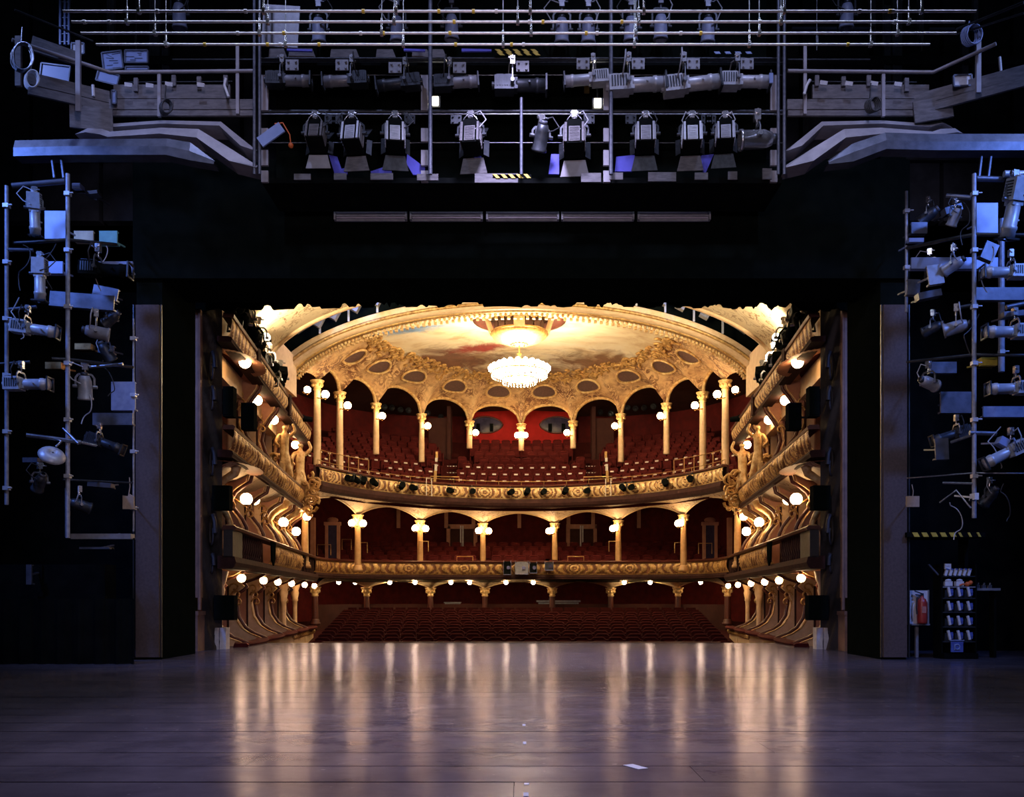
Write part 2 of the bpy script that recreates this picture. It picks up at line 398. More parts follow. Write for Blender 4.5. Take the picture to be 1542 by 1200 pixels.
m = MB(); m.grid([[dome_pt(i, .02 + (RF - .02) * k / 14) for i in range(nR)] for k in range(15)], True, True); ceiling = struct('ceiling', m, FRESCO)
m = MB(); m.grid([[dome_pt(i, RF + (1 - RF) * k / 20) for i in range(nR)] for k in range(21)], True, True); obj('coved_border', m, COVE, ceiling)
# gilded stucco: scrolling figures along the seam of painting and coves
m = MB()
for i in range(0, 154, 1):
    for q in range(2):
        ii = i + random.random(); r = RF + random.uniform(-.045, .05)
        pts3 = []
        a0 = random.uniform(0, 6.28); rad = random.uniform(.6, 1.5)
        for k in range(6):
            a = a0 + k * .75; pts3.append(dome_pt(ii + rad * cos(a) * (1 - k * .12), r + .018 * rad * sin(a) * (1 - k * .12), .05))
        m.tube(pts3, [.05, .08, .07, .06, .05, .03], 5)
obj('stucco_scrolls', m, GILT, ceiling, kind='stuff')
# arch mouldings round each arcade opening
for b_ in range(1, len(CCOL)):
    i0 = NB * b_; ed = [dome_pt(i0 + k, 1.0, .02) for k in range(NB + 1)]
    m = MB(); m.tube(ed, .09, 6); obj('arch_moulding', m, GILT2, ceiling)
# oculi above the arches
for b_ in range(1, len(CCOL)):
    ic = NB * (b_ + .5); rc = .865; di = 3.3; dr = .05
    m = MB(); ring = [dome_pt(ic + di * cos(a) , rc + dr * sin(a), .05) for a in [2 * pi * k / 20 for k in range(20)]]
    m.add([dome_pt(ic, rc, .05)] + ring, [(0, k + 1, (k + 1) % 20 + 1) for k in range(20)], True); oc = obj('oculus', m, OCULUS, ceiling)
    m = MB(); m.tube([dome_pt(ic + 1.12 * di * cos(a), rc + 1.12 * dr * sin(a), .07) for a in [2 * pi * k / 20 for k in range(20)]], .06, 5, True); obj('oculus_frame', m, GILT2, oc)
# front arch: cream band, bead row, dark moulding; lighting slot; vault towards the stage
def archpath(a, b, n=64, x0=None, zc=ZC):
    out = []; t0 = math.acos(min(1, (x0 or a) / a))
    for i in range(n + 1):
        t = pi - t0 - (pi - 2 * t0) * i / n; out.append((a * cos(t), zc + b * sin(t)))
    return out
def archband(y0, y1, a0, b0, a1, b1, x0=8.85):
    m = MB(); p = archpath(a0, b0, 64, x0); q = archpath(a1, b1, 64, x0 + (a1 - a0))
    m.grid([[(x, y0, z) for x, z in q], [(x, y0, z) for x, z in p], [(x, y1, z) for x, z in p], [(x, y1, z) for x, z in q]], True, False); return m
arch = thing('ceiling_arch', 'wide cream arch with a bead moulding framing the painted ceiling', 'arch', (0, 35.6, 9))
obj('arch_band', archband(35.2, 36.0, 9.26, 3.42, 9.72, 3.84), CREAM, arch)
m = MB(); m.tube([(x, 35.18, z) for x, z in archpath(9.42, 3.55, 72, 9.0)], .07, 6); obj('moulding', m, GILT, arch)
m = MB(); m.tube([(x, 35.7, z) for x, z in archpath(9.26, 3.42, 72, 8.9)], .06, 6); obj('moulding', m, GILT, arch)
for x, z in archpath(9.2, 3.36, 118, 8.85):
    m = MB(); m.sphere((x, 36.02, z + .02), .06, 6, 4, (1, 1, 1.4)); obj('bead', m, GILT2, arch)
for x, z in archpath(9.02, 3.2, 96, 8.7):
    m = MB(); m.box((x, 36.25, z + .12), (.11, .16, .10)); obj('dentil', m, GILT2, arch)
def vault_a(d): return 9.15 - (33.2 - d) * .105
m = MB(); m.grid([[(x, d, z) for x, z in archpath(vault_a(d), 3.4 - (33.2 - d) * .03, 56)] for d in [23.3 + k * .82 for k in range(12)]], True); struct('ceiling', m, VAULT)
m = MB(); m.tube([(x, 32.34, z) for x, z in archpath(vault_a(32.32) - .03, 3.36, 64)], .09, 6); struct('trim_2', m, CREAM)
for x in (-6.2, -3.8, -1.4, 1.4, 3.8, 6.2):
    z_ = ZC + 3.3 * sqrt(1 - (x / 9.0) ** 2); lamp('AREA', 'arch_band_fill', (x, 32.75, z_), (x, 35.2, z_ - .1), (1, .82, .55), 55, .35)  # added hidden area lights under the vault rim, brightening the arch band
# slot recess above
m = MB()
m.box((0, 34.1, 14.6), (22, 4.2, .2)); m.grid([[(x, 36.05, z) for x, z in archpath(9.66, 3.80, 64, 9.4)], [(x * 1.12, 36.05, 14.7) for x, z in archpath(9.66, 3.80, 64, 9.4)]], False); m.box((0, 32.1, 14.0), (22, .1, 2.4))
for s in (-1, 1): m.box((s * 10.4, 34.1, 12), (.2, 4.2, 5))
struct('ceiling', m, DRAPE)
slot = thing('lighting_slot_bridge', 'dark technical bridge in the slot of the auditorium ceiling', 'lighting bridge', (0, 34.4, 11))
for k in range(-7, 8):
    if abs(k) < 1: continue
    x = k * 1.08; z = ZC + 3.75 * sqrt(1 - (x / 9.6) ** 2)
    m = MB(); m.box((x, 34.9, z + .75), (.07, .07, 1.5)); obj('post', m, PALEMETAL, slot)
m = MB(); m.tube([(x, 34.9, z + .55) for x, z in archpath(9.5, 3.75, 40, 8.4)], .04, 5); obj('rail', m, PIPE, slot)
for k, x in enumerate((-7.6, -7.0, -6.2, -5.4, -4.3, -3.2, 4.4, 5.3, 6.0, 6.9)):
    z = ZC + 3.75 * sqrt(1 - (x / 9.6) ** 2)
    m = MB(); m.box((x, 34.75, z + .45), (.34, .3, .42), Matrix.Rotation(.5, 3, 'Y')); obj('light_housing', m, GREYMETAL, slot)
lamp('AREA', 'slot_blue_light', (-6, 33.7, 12.9), (-6.6, 35, 11.0), BLUE, 70, .6); lamp('AREA', 'slot_blue_light', (5.6, 33.7, 13.0), (5.9, 35, 11.4), BLUE, 22, .5)
for s in (-1, 1):                                     # piers between vault and front arch, and wall above the top boxes
    m = MB(); path = [(s * (bl(d, .55)), d) for d in (23.4, 26, 29, 32, 34, 36.2)]
    m.sweep(path, [(0, 7.2), (0, 9.6), (.3, 9.6), (.3, 7.2)], normals(path)); struct('wall_' + SIDE[s], m, CREAM)
    m = MB(); m.box((s * 8.98, 34.2, 9.75), (.7, 3.0, 1.5)); struct('trim_3', m, CREAM)
# arcade ambulatory: brown ceiling behind the arches
m = MB(); inner = [(x, y_) for x, y_ in CCOL]
rows = []
for q, (o, z) in enumerate(((.12, 11.9), (1.5, 12.0), (3.4, 11.7), (5.5, 11.4))):
    rows.append([(x + (x - 0) / hypot(x, y_ - 39) * o, y_ + (y_ - 39) / hypot(x, y_ - 39) * o, z) for x, y_ in inner])
m.grid(rows, False); struct('ceiling', m, DARKWALL)

# ================================================================== PORTAL (black tormentors, header, border)
for s in (-1, 1):
    t = thing('portal_tower', f'tall black portal tower with a dull brown front strip, {SIDE[s]} of the opening', 'portal tower', (s * 7.85, 19.5, 0))
    m = MB(); m.box((s * 7.85, 20.62, 6.0), (.54, 2.0, 12)); obj('body', m, DRAPE, t)
    m = MB(); m.box((s * 7.85, 19.56, 3.75), (.49, .1, 7.4)); obj('front_strip', m, PORTAL, t, label='dull brown lining strip facing the stage')
    m = MB(); m.box((s * 7.56, 19.53, 3.75), (.02, .06, 7.4)); m.box((s * 8.14, 19.53, 3.75), (.02, .06, 7.4)); obj('edge_trim', m, DARKPIPE, t)
m = MB(); m.box((0, 20.3, 9.25), (16.3, 1.6, 2.5)); one('portal_header', m, DRAPE, 'broad black portal header bridging the two towers above the opening', 'header')
# valance with a ragged lower edge
m = MB(); top, bot = [], []
N = 420; random.seed(3)
bumps = [(random.uniform(-8.2, 8.2), random.uniform(.05, .16), random.uniform(.03, .10), random.random() < .4) for _ in range(75)]
for i in range(N + 1):
    x = -8.3 + 16.6 * i / N; z = 8.36 - .0022 * x * x
    z += .03 * abs(sin(x * 3.1)) ** .6
    for bx, bw, bh, sq in bumps:
        u = abs(x - bx) / bw
        if u < 1: z += bh * (1 if sq else sqrt(1 - u * u)) * .8
    bot.append(z)
xs = [-8.3 + 16.6 * i / N for i in range(N + 1)]
m.grid([[(x, 22.55, 10.2) for x in xs], [(x, 22.55, z) for x, z in zip(xs, bot)], [(x, 22.63, z) for x, z in zip(xs, bot)], [(x, 22.63, 10.2) for x in xs]], False)
one('house_border', m, DRAPE, 'black cloth border with a ragged scalloped lower edge across the opening', 'border')
# proscenium frame
for s in (-1, 1):
    t = thing('proscenium_jamb', f'carved proscenium jamb with a lit edge moulding, {SIDE[s]} of the opening', 'jamb', (s * 8.0, 22.8, 0))
    m = MB(); m.box((s * 7.97, 22.95, 5.0), (.16, .34, 7.4)); m.cyl((s * 7.89, 22.8, 1.0), (s * 7.89, 22.8, 8.6), .045, n=8); obj('edge_moulding', m, PROSTRIM, t)
    m = MB(); m.box((s * 8.0, 22.8, .42), (.30, .5, .9)); m.box((s * 8.0, 22.8, .92), (.34, .54, .1)); obj('plinth', m, PROSTRIM, t)
    m = MB(); rows = []
    for k in range(49):
        z = k * .19; row = []
        for j in range(13):
            w = j / 12; x = 7.9 - (7.9 - 7.56) * w; d = 23.0 + .5 * w
            a = .05 * sin(z * 3.1 + 4 * w) * sin(w * pi) + .03 * sin(z * 9 + w * 14) * sin(pi * w)
            row.append((s * (x - a), d - a, z))
        rows.append(row)
    m.grid(rows, True, False, s > 0); obj('carved_reveal', m, PROS, t)
    m = MB()
    for zc, sc in ((7.0, .5), (6.2, .42), (4.6, .5), (2.9, .55), (2.1, .34)):
        p = []
        for k in range(14):
            a = k * .62; r = sc * (1 - k / 16); p.append((s * (7.70 - r * .22 * cos(a)), 23.15 - r * .2 * cos(a), zc + r * sin(a)))
        m.tube(p, [.06 * (1 - k / 18) for k in range(14)], 6)
    obj('carved_scroll', m, PROS, t)
# ================================================================== AUDITORIUM: tiers, boxes, balcony
def arc_len(path):
    out = [0]
    for a, b in zip(path, path[1:]): out.append(out[-1] + hypot(b[0] - a[0], b[1] - a[1]))
    return out
def resample(path, step):
    L = arc_len(path); n = max(2, int(L[-1] / step)); out = []; j = 0
    for i in range(n + 1):
        s_ = L[-1] * i / n
        while j < len(L) - 2 and L[j + 1] < s_: j += 1
        f = (s_ - L[j]) / max(1e-9, L[j + 1] - L[j]); a, b = path[j], path[j + 1]; out.append((a[0] + (b[0] - a[0]) * f, a[1] + (b[1] - a[1]) * f))
    return out
def relief(path, z0, z1, amp=.05, med=2.6, lean=.0, nv=10, belly=.05, fine=2.3):
    """modelled stucco frieze: slanting leaves running into medallions"""
    p = resample(path, .045); nr = normals(p); L = arc_len(p); rows = [[] for _ in range(nv + 1)]
    for (x, y_), (nx, ny), u in zip(p, nr, L):
        c = (u % med) - med / 2; dr = 1 if c > 0 else -1
        for j in range(nv + 1):
            v = j / nv; e = sin(pi * v) ** .5 if 0 < v < 1 else 0
            r = hypot(c / .36, (v - .5) * 2)
            if r < 1: h = .6 + .4 * cos(r * 13)
            else:
                h = .5 + .5 * sin(2 * pi * (u * fine - dr * (.9 * v + .35 * sin(pi * v * 1.5)))); h = h ** .7 * (.85 + .15 * sin(2 * pi * (u * .8 + v * .6)))
            o = -(amp * h * e + belly * sin(pi * v)) - lean * v
            rows[j].append((x + nx * o, y_ + ny * o, z0 + (z1 - z0) * v))
    m = MB(); m.grid(rows, True); k = len(p)
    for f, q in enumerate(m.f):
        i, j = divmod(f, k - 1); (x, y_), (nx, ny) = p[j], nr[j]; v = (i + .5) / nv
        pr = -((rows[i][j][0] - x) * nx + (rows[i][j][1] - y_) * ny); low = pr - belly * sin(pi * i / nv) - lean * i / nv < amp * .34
        if low and 0 < i < nv - 1: m.mi[f] = 1  # low faces take the painted recess shade
    return m
def rail_prof(z, w=.26, h=.11): return [(-w * .6, z - h), (-w * .7, z - h * .4), (-w * .5, z), (w * .4, z), (w * .5, z - h)]
def mould_prof(z0, z1, w): return [(-w, (z0 + z1) / 2), (-w * .8, z1 - .02), (-.02, z1), (.25, z1), (.25, z0), (-.1, z0), (-w * .8, z0 + (z1 - z0) * .2)]
def box_path(s, d0, d1, o=0, step=.6): return resample([(s * bl(d0, o), d0), (s * bl(d1, o), d1)], step)
BULBS = []
def globe_lamp(pos, label, r=.17, arm=None, group=None, m_=GLOBE, cat='lamp'):
    """lit globe with its fixing; arm = point on the column or wall that holds it"""
    t = thing('globe_lamp', label, cat, pos, group)
    g = MB(); g.sphere(pos, r, 14, 9); obj('globe', g, m_, t)
    g = MB()
    if arm is not None:
        a = Vector(arm); p = Vector(pos); mid = (a + p) / 2 - Vector((0, 0, .12)); g.tube([a, mid, p - Vector((0, 0, r * 1.02))], .025, 6); g.lathe([(.02, -r - .05), (.07, -r - .02), (.075, -r + .03)], 10, pos)
        obj('bracket', g, BRASS, t)
    else:
        g.lathe([(r * .55, r * .75), (r * .75, r * .95), (r * .8, r * 1.2), (.02, r * 1.22)], 12, pos); obj('ceiling_rose', g, BRASS, t)
    return t

LOW = [(-.95, 1.36), (-.95, -.04), (.06, -.03), (.12, .08), (.22, .35), (.40, .62), (.70, .82), (1.15, .90), (1.42, .86), (1.52, .70), (1.64, .58), (1.74, .66), (1.80, .56), (1.92, .22), (2.02, .05), (2.05, 1.36)]
MID = [(2.2, .98), (2.2, .25), (3.0, .22), (3.25, .20), (3.5, .32), (3.8, .55), (4.05, .62), (4.25, .52), (4.4, .34), (4.55, .10), (4.75, .05), (4.75, .98)]
TOP = [(4.95, 1.0), (4.95, .25), (5.5, .22), (5.8, .28), (6.1, .5), (6.5, .62), (6.9, .55), (7.2, .35), (7.5, .12), (7.75, .05), (7.75, 1.0)]
def partition(s, d, prof, parent, face=PINK):
    m = MB(); m.prism([(z, o) for z, o in prof], lambda a, b, t_: (s * bl(d + t_, b), d + t_, a), 0, .14); pt = obj('partition', m, face, parent)
    m = MB(); m.tube([(s * (bl(d, o) - .07), d + .08, z) for z, o in prof[2:-1]], .055, 6); obj('velvet_edge', m, MAHOG, pt)
    m = MB(); m.tube([(s * bl(d, o + .03), d - .02, z) for z, o in prof[2:-1]], .022, 5); obj('edge_moulding', m, GILT2, pt)
    m = MB(); zz = [z for z, o in prof]; ow = max(o for z, o in prof) - .16; m.box((s * bl(d, ow), d - .03, (min(zz) + max(zz)) / 2), (.22, .05, max(zz) - min(zz))); obj('pilaster_strip', m, PINK if face is CREAM else CREAM, pt)
    zs = [z for z, o in prof]; m = MB(); m.box((s * bl(d, max(o for z, o in prof) - .31), d - .035, (min(zs) + max(zs)) / 2 - .1), (.05, .03, (max(zs) - min(zs)) * .8)); obj('panel_joint', m, DIMMOULD, pt)
    m = MB(); zt = max(zs)
    for k in range(3):
        p = []
        for q in range(9):
            a = q * .7; r = .16 * (1 - q / 11); p.append((s * bl(d, (.85 if zt < 3 else .62) + r * cos(a) - .05 * k), d - .04, zt - .45 - .22 * k + r * sin(a)))
        m.tube(p, .03, 5)
    obj('scroll_ornament', m, GILT, pt)
TIERN = {0: 'ground floor', 1: 'first tier', 2: 'second tier', 3: 'top tier'}
DIV = {0: (25.0, 28.0, 31.0, 34.2, 37.4), 1: (26.0, 28.7, 31.6, 34.4, 37.2), 2: (27.6, 30.8, 34.0), 3: ()}
for s in (-1, 1):
    sd = SIDE[s]
    # ground floor boxes
    t = thing('box_row', f'row of cream ground floor boxes beside the stalls, {sd} side of the house', 'theatre boxes', (s * 7.6, 24, -1))
    m = MB(); p = box_path(s, 24.4, 40.2); m.sweep(p, [(-.02, -1.3), (-.02, .0), (.1, .0), (.1, -1.3)], normals(p)); obj('front_panel', m, CREAM, t)
    m = MB(); pw = [(s * (bl(d) + .10 - .16 * abs(sin((d - 25) * pi / 3.1)) ** .7), d) for d in [24.4 + .3 * k for k in range(53)]]
    m.sweep(pw, rail_prof(.10, .34, .12), normals(pw)); obj('rail', m, VELVET, t, label='dark red padded rail')
    m = MB(); p2 = [(x - s * .04, y_) for x, y_ in box_path(s, 34, 40.2)]; 
    for k, (x, y_) in enumerate(resample(p2, .22)): m.sphere((x, y_, -.12 - .05 * (k % 2)), .08, 6, 4)
    obj('festoon', m, GILT, t)
    m = MB(); m.grid([[(s * bl(d, 0), d, -.95), (s * bl(d, 2.5), d, -.95)] for d in (24, 40.4)], False); obj('floor_slab', m, CARPET, t)
    for d in DIV[0]: partition(s, d, LOW, t, CREAM)
    for d in (24.5, 35.6, 38.6):
        m = MB(); m.lathe([(.16, -.9), (.13, -.7), (.10, -.6), (.09, .9), (.10, 1.15), (.14, 1.2), (.12, 1.28), (.17, 1.5), (.14, 1.6), (.2, 1.75), (.26, 2.0)], 10, (s * bl(d, .55), d, 0)); obj('pillar', m, CREAM, t)
    m = MB(); m.box((s * 7.78, 23.5, .27), (.32, .3, .55)); m.box((s * 7.53, 23.6, .27), (.16, .3, .55)); obj('end_pedestal', m, WHITEPAINT, t, label='off-white end pedestal by the stage')
    # first tier boxes
    t = thing('box_tier', f'first tier of boxes with balustrade and carved frieze, {sd} wall', 'theatre boxes', (s * 7.6, 24, 2))
    p = box_path(s, 23.0, 40.6); nr = normals(p)
    m = MB(); m.sweep(p, mould_prof(2.02, 2.34, .20), nr); obj('lower_moulding', m, DIMMOULD, t)
    m = MB(); m.sweep(p, rail_prof(3.09, .30), nr); obj('rail', m, MAHOG, t)
    pb = box_path(s, 23.0, 24.2); m = MB(); m.sweep(pb, [(-.12, 2.3), (-.12, 3.0), (.1, 3.0), (.1, 2.3)], normals(pb)); obj('end_panel', m, PROS, t)
    for k in range(11):
        d = 24.35 + .31 * k; m = MB(); m.lathe([(.05, 2.34), (.06, 2.42), (.035, 2.47), (.085, 2.66), (.05, 2.85), (.06, 2.92), (.06, 2.99)], 8, (s * bl(d, .02), d, 0)); obj('baluster', m, DIMMOULD, t)
    m = MB(); pq = box_path(s, 24.2, 28.0, .25); m.sweep(pq, [(0, 2.3), (0, 3.0), (.05, 3.0), (.05, 2.3)], normals(pq)); obj('balustrade_backing', m, DARKWALL, t)
    obj('frieze', relief(box_path(s, 28.9, 36.2), 2.36, 2.98, .07, 2.9, .06), [GILT, FRIEZESHADE], t)
    pq = box_path(s, 36.2, 40.5); m = MB(); m.sweep(pq, [(.02, 2.3), (-.02, 3.0), (.1, 3.0), (.1, 2.3)], normals(pq)); obj('end_panel', m, DIMMOULD, t)
    m = MB()
    for k in range(7): m.box((s * bl(36.9 + .5 * k, -.03), 36.9 + .5 * k, 2.65), (.06, .12, .6))
    obj('panel_ribs', m, DIMMOULD, t)
    m = MB(); m.grid([[(s * bl(d, 0), d, 2.05), (s * bl(d, 2.5), d, 2.05)] for d in (23.5, 40.6)], False); obj('soffit', m, PINK, t)
    m = MB(); m.grid([[(s * bl(d, 0.1), d, 2.25), (s * bl(d, 2.5), d, 2.25)] for d in (23.5, 40.6)], False); obj('floor_slab', m, CARPET, t)
    for d in DIV[1]: partition(s, d, MID, t)
    for d in (24.3, 33.0, 35.8): 
        m = MB(); m.tube([(s * bl(d, o), d, z) for z, o in MID[2:-1]], [.07, .07, .09, .08, .07, .09, .1, .12, .14], 8); m.box((s * bl(d, .2), d, 3.15), (.2, .2, .12)); obj('console', m, GILT2, t, label='ivory and gilt scrolled console')
    # second tier boxes
    t = thing('box_tier', f'second tier of boxes with slanting carved frieze, {sd} wall', 'theatre boxes', (s * 7.6, 24, 4.8))
    p = box_path(s, 23.0, 37.8); nr = normals(p)
    m = MB(); m.sweep(p, mould_prof(4.78, 4.96, .13), nr); obj('lower_moulding', m, DIMMOULD, t)
    m = MB(); m.sweep(p, rail_prof(5.58, .26), nr); obj('rail', m, MAHOG, t)
    obj('frieze', relief(box_path(s, 23.0, 37.6), 4.96, 5.5, .09, 3.4, .12), [GILT, FRIEZESHADE], t)
    m = MB(); rows = []
    for d in [23.6 + .5 * k for k in range(29)]:
        b_ = .10 * abs(sin((d - 23.6) * pi / 3.2)); rows.append([(s * bl(d, o), d, z - b_ * sin(pi * o / 2.6)) for o, z in ((0, 4.78), (.4, 4.62), (1.0, 4.58), (1.8, 4.7), (2.5, 4.8))])
    m.grid(rows, True); obj('soffit', m, SOFFIT, t)
    m = MB(); m.grid([[(s * bl(d, 0.1), d, 4.95), (s * bl(d, 2.5), d, 4.95)] for d in (23.6, 37.8)], False); obj('floor_slab', m, CARPET, t)
    for d in DIV[2]: partition(s, d, TOP, t)
    # top tier
    t = thing('box_tier', f'top side gallery with narrow gilded front, {sd} wall', 'theatre boxes', (s * 7.6, 24, 7.7))
    p = box_path(s, 22.95, 38.6); nr = normals(p)
    m = MB(); m.sweep(p, mould_prof(7.62, 7.76, .12), nr); obj('lower_moulding', m, DIMMOULD, t)
    m = MB(); m.sweep(p, rail_prof(8.34, .24), nr); obj('rail', m, MAHOG, t)
    for a, b in ((22.95, 26.2), (26.5, 32.2), (32.5, 38.5)): obj('frieze', relief(box_path(s, a, b), 7.76, 8.26, .05, 5.8, .08), [GILT2 if a > 26 else GILT, FRIEZESHADE], t)
    for d in (26.35, 32.35): m = MB(); m.box((s * bl(d, -.06), d, 8.0), (.26, .28, .7)); obj('pier', m, DIMMOULD, t)
    m = MB(); rows = []
    for d in [23.2 + .4 * k for k in range(39)]:
        b_ = .12 * abs(sin((d - 24.3) * pi / 3.25)); rows.append([(s * bl(d, o), d, z + b_ * sin(pi * o / 2.6) + .03 * (k % 2)) for k, (o, z) in enumerate(((0, 7.62), (.4, 7.72), (.8, 7.80), (1.2, 7.82), (1.6, 7.8), (2.5, 7.7)))])
    m.grid(rows, True); obj('soffit', m, PINK, t)
    m = MB(); m.grid([[(s * bl(d, 0.1), d, 7.78), (s * bl(d, 2.5), d, 7.78)] for d in (23.2, 38.6)], False); obj('floor_slab', m, CARPET, t)
    # ribbed shells under the stage-end of second tier and top gallery
    for zc, dd, lab in ((4.72, 24.6, 'second tier'), (7.6, 25.0, 'top gallery')):
        m = MB(); rows = []
        for k in range(33):
            a = pi * k / 32; rr = 1 + .045 * (k % 2)
            rows.append([(s * (bl(dd, .15) - q * .62 * rr * sin(a)), dd + q * 1.45 * rr * cos(a), zc + .14 * (1 - q) ** 1.2) for q in (.08, .3, .5, .7, .85, 1.0)])
        m.grid(rows, False); one('bow_shell', m, PINK, f'ribbed shell under the bowed stage end of the {lab}, {sd} wall', 'ornament')
    # lamps under the tiers
    for k, px in enumerate((358, 392, 414, 435, 455, 470)):
        q = (785 - px) / F - .1018; d = 5.10 / q; globe_lamp((s * bl(d, .08), d, 1.83), f'lit globe under the first tier boxes, {ORD[k]} from the stage on the {sd}', .115)
    for k, d in enumerate((25.9, 29.3, 32.5, 35.2, 37.8)):
        globe_lamp((s * bl(d, .42), d, 7.52) if k else (s * bl(25.0, -.05), 24.95, 7.62), f'lit globe under the top gallery, {ORD[k]} from the stage on the {sd}', .16)
    globe_lamp((s * bl(29.9, .6), 29.9, 4.44), f'lit globe on the ceiling of the first tier boxes, {sd} side', .15)
    for k, (d, z) in enumerate(((26.2, 4.08), (33.0, 3.98), (36.2, 3.88))):
        globe_lamp((s * bl(d, .16), d, z), f'lit bracket globe before the {sd} first tier boxes, {ORD[k]} from the stage', .17, (s * bl(d, .6), d, z + .1))

# ---------------- first circle (curved middle part of the first tier)
CIR = [superel(9.03, 5.1, 40.4, 3.4, pi * i / 160) for i in range(161)]
cir = thing('dress_circle', 'curved first circle with carved gilt frieze above the stalls', 'balcony', (0, 46, 2))
nr = normals(CIR)
m = MB(); m.sweep(CIR, mould_prof(2.22, 2.42, .12), nr); obj('lower_moulding', m, DIMMOULD, cir)
m = MB(); m.sweep(CIR, rail_prof(3.10, .26), nr); obj('rail', m, MAHOG, cir)
obj('frieze', relief(CIR, 2.42, 3.0, .07, 2.7, .05), [GILT, FRIEZESHADE], cir)
m = MB(); m.sweep(CIR, [(.12, 2.2), (.12, 3.05), (.2, 3.05), (.2, 2.2)], nr); obj('backing', m, DARKWALL, cir)
COL1 = [(-9.45, 42.6), (-7.65, 46.0), (-4.6, 47.1), (-1.85, 47.4), (1.58, 47.4), (4.53, 47.1), (7.75, 46.0), (9.45, 42.6)]
def fan_soffit(front, zf, cols, zs, za, pw=1.5, n=16, m_=9):
    """soffit that runs from a front edge back to a row of columns, falling into fans on each column"""
    rows = [[] for _ in range(m_)]
    L = arc_len(cols); Fp = resample(front, arc_len(front)[-1] / (n * (len(cols) - 1)))
    # match by plan angle
    def at_front(x, y_):
        ang = atan2(y_ - 36, x); best = min(Fp, key=lambda p: abs(atan2(p[1] - 36, p[0]) - ang)); return best
    for i in range(len(cols) - 1):
        (xa, ya), (xb, yb) = cols[i], cols[i + 1]
        for j in range(n + (i == len(cols) - 2)):
            w = j / n; x, y_ = xa + (xb - xa) * w, ya + (yb - ya) * w; z = zs + (za - zs) * (1 - abs(2 * w - 1) ** 1.7) ** .75
            fx, fy = at_front(x, y_)
            for k in range(m_):
                q = k / (m_ - 1); rows[k].append((fx + (x - fx) * q, fy + (y_ - fy) * q, zf + (z - zf) * q ** pw))
    m = MB(); m.grid(rows, True); return m, rows[-1]
sof, edge = fan_soffit(CIR[4:-4], 2.2, COL1, 1.76, 2.14); obj('soffit', sof, SOFFIT, cir)
m = MB(); m.tube(edge, .04, 5); obj('arch_moulding', m, CREAM, cir)
m = MB(); inn = resample(CIR, .8); out_ = [superel(12.3, 14.6, 38, 2.6, pi * i / (len(inn) - 1)) for i in range(len(inn))]
m.grid([[(x, y_, 2.22) for x, y_ in inn], [((a[0] + b[0]) / 2, (a[1] + b[1]) / 2, 3.1) for a, b in zip(inn, out_)], [(x, y_, 3.5) for x, y_ in out_]], False); obj('floor_slab', m, CARPET, cir)
m = MB(); m.grid([[(x, y_, 2.05) for x, y_ in inn], [(x, y_, 2.3) for x, y_ in out_]], False); obj('underside', m, DARKWALL, cir)
def column(x, y_, z0, z1, r, label, mshaft=CREAM, group=None, base=True):
    t = thing('column', label, 'column', (x, y_, z0), group)
    h = z1 - z0
    if base: m = MB(); m.lathe([(.001, 0), (r * 1.7, 0), (r * 1.7, .1), (r * 1.3, .16), (r * 1.4, .22), (r * 1.05, .28)], 12, (x, y_, z0)); obj('base', m, mshaft, t)
    m = MB(); m.lathe([(r * 1.02, .28 if base else 0), (r, h * .4), (r * .86, h - .42)], 12, (x, y_, z0)); obj('shaft', m, mshaft, t)
    m = MB(); m.lathe([(r * .86, -.44), (r * 1.15, -.40), (r * .95, -.36), (r * 1.2, -.2), (r * 1.7, -.08), (r * 1.6, -.04), (r * 1.9, -.04), (r * 1.9, 0)], 12, (x, y_, z1))
    for k in range(8):
        a = k * pi / 4; m.sphere((x + r * 1.35 * cos(a), y_ + r * 1.35 * sin(a), z1 - .2), r * .33, 6, 4, (1, 1, 1.6))
    obj('capital', m, GILT2, t); return t
def rank(i, n):
    """readable place of i in a row of n mirrored about the middle"""
    h = n // 2
    if n % 2 and i == h: return 'exactly in the middle'
    k = (h - 1 - i if i < h else i - (n - h)); return f'{ORD[k]} {"left" if i < h else "right"} of the middle'
for i, (x, y_) in enumerate(COL1):
    column(x, y_, .05, 1.80, .15, f'short column under the first circle behind the stalls, {rank(i, 8)}', MAHOG)
for i, px in enumerate((510, 535, 587, 625, 679, 707, 762, 803, 940, 979, 1030, 1055)):
    d = 46.6 - .0000125 * (px - 785) ** 2; globe_lamp(((px - 785) * d / F, d, 2.06), f'small lit globe under the first circle, {ORD[i]} of twelve counted from the left', .10, None, None, SMALLBULB)
# low dark wall behind the last stalls row, and ledges seen in the dark
COLW = [(x, y_ + .3) for x, y_ in COL1]
m = MB(); m.sweep(COLW, [(0, -.2), (0, .98), (.15, .98), (.15, -.2)], normals(COLW)); struct('wall_back', m, DARKWALL)
m = MB(); m.box((1.95, 48.75, 1.12), (2.3, .3, .08)); m.box((1.95, 48.8, .6), (2.1, .2, .9)); m.bar((1.45, 48.7, 1.1), (1.55, 48.7, 1.75), .03, .03); one('control_desk', m, GREYMETAL, 'pale control desk top in the dark behind the stalls', 'desk')
m = MB(); m.box((-3.6, 48.75, 1.05), (.9, .3, .05)); m.box((-3.6, 48.75, .58), (.8, .2, .9)); one('small_table', m, GREYMETAL, 'small table with pale top behind the stalls, left of the control desk', 'table')

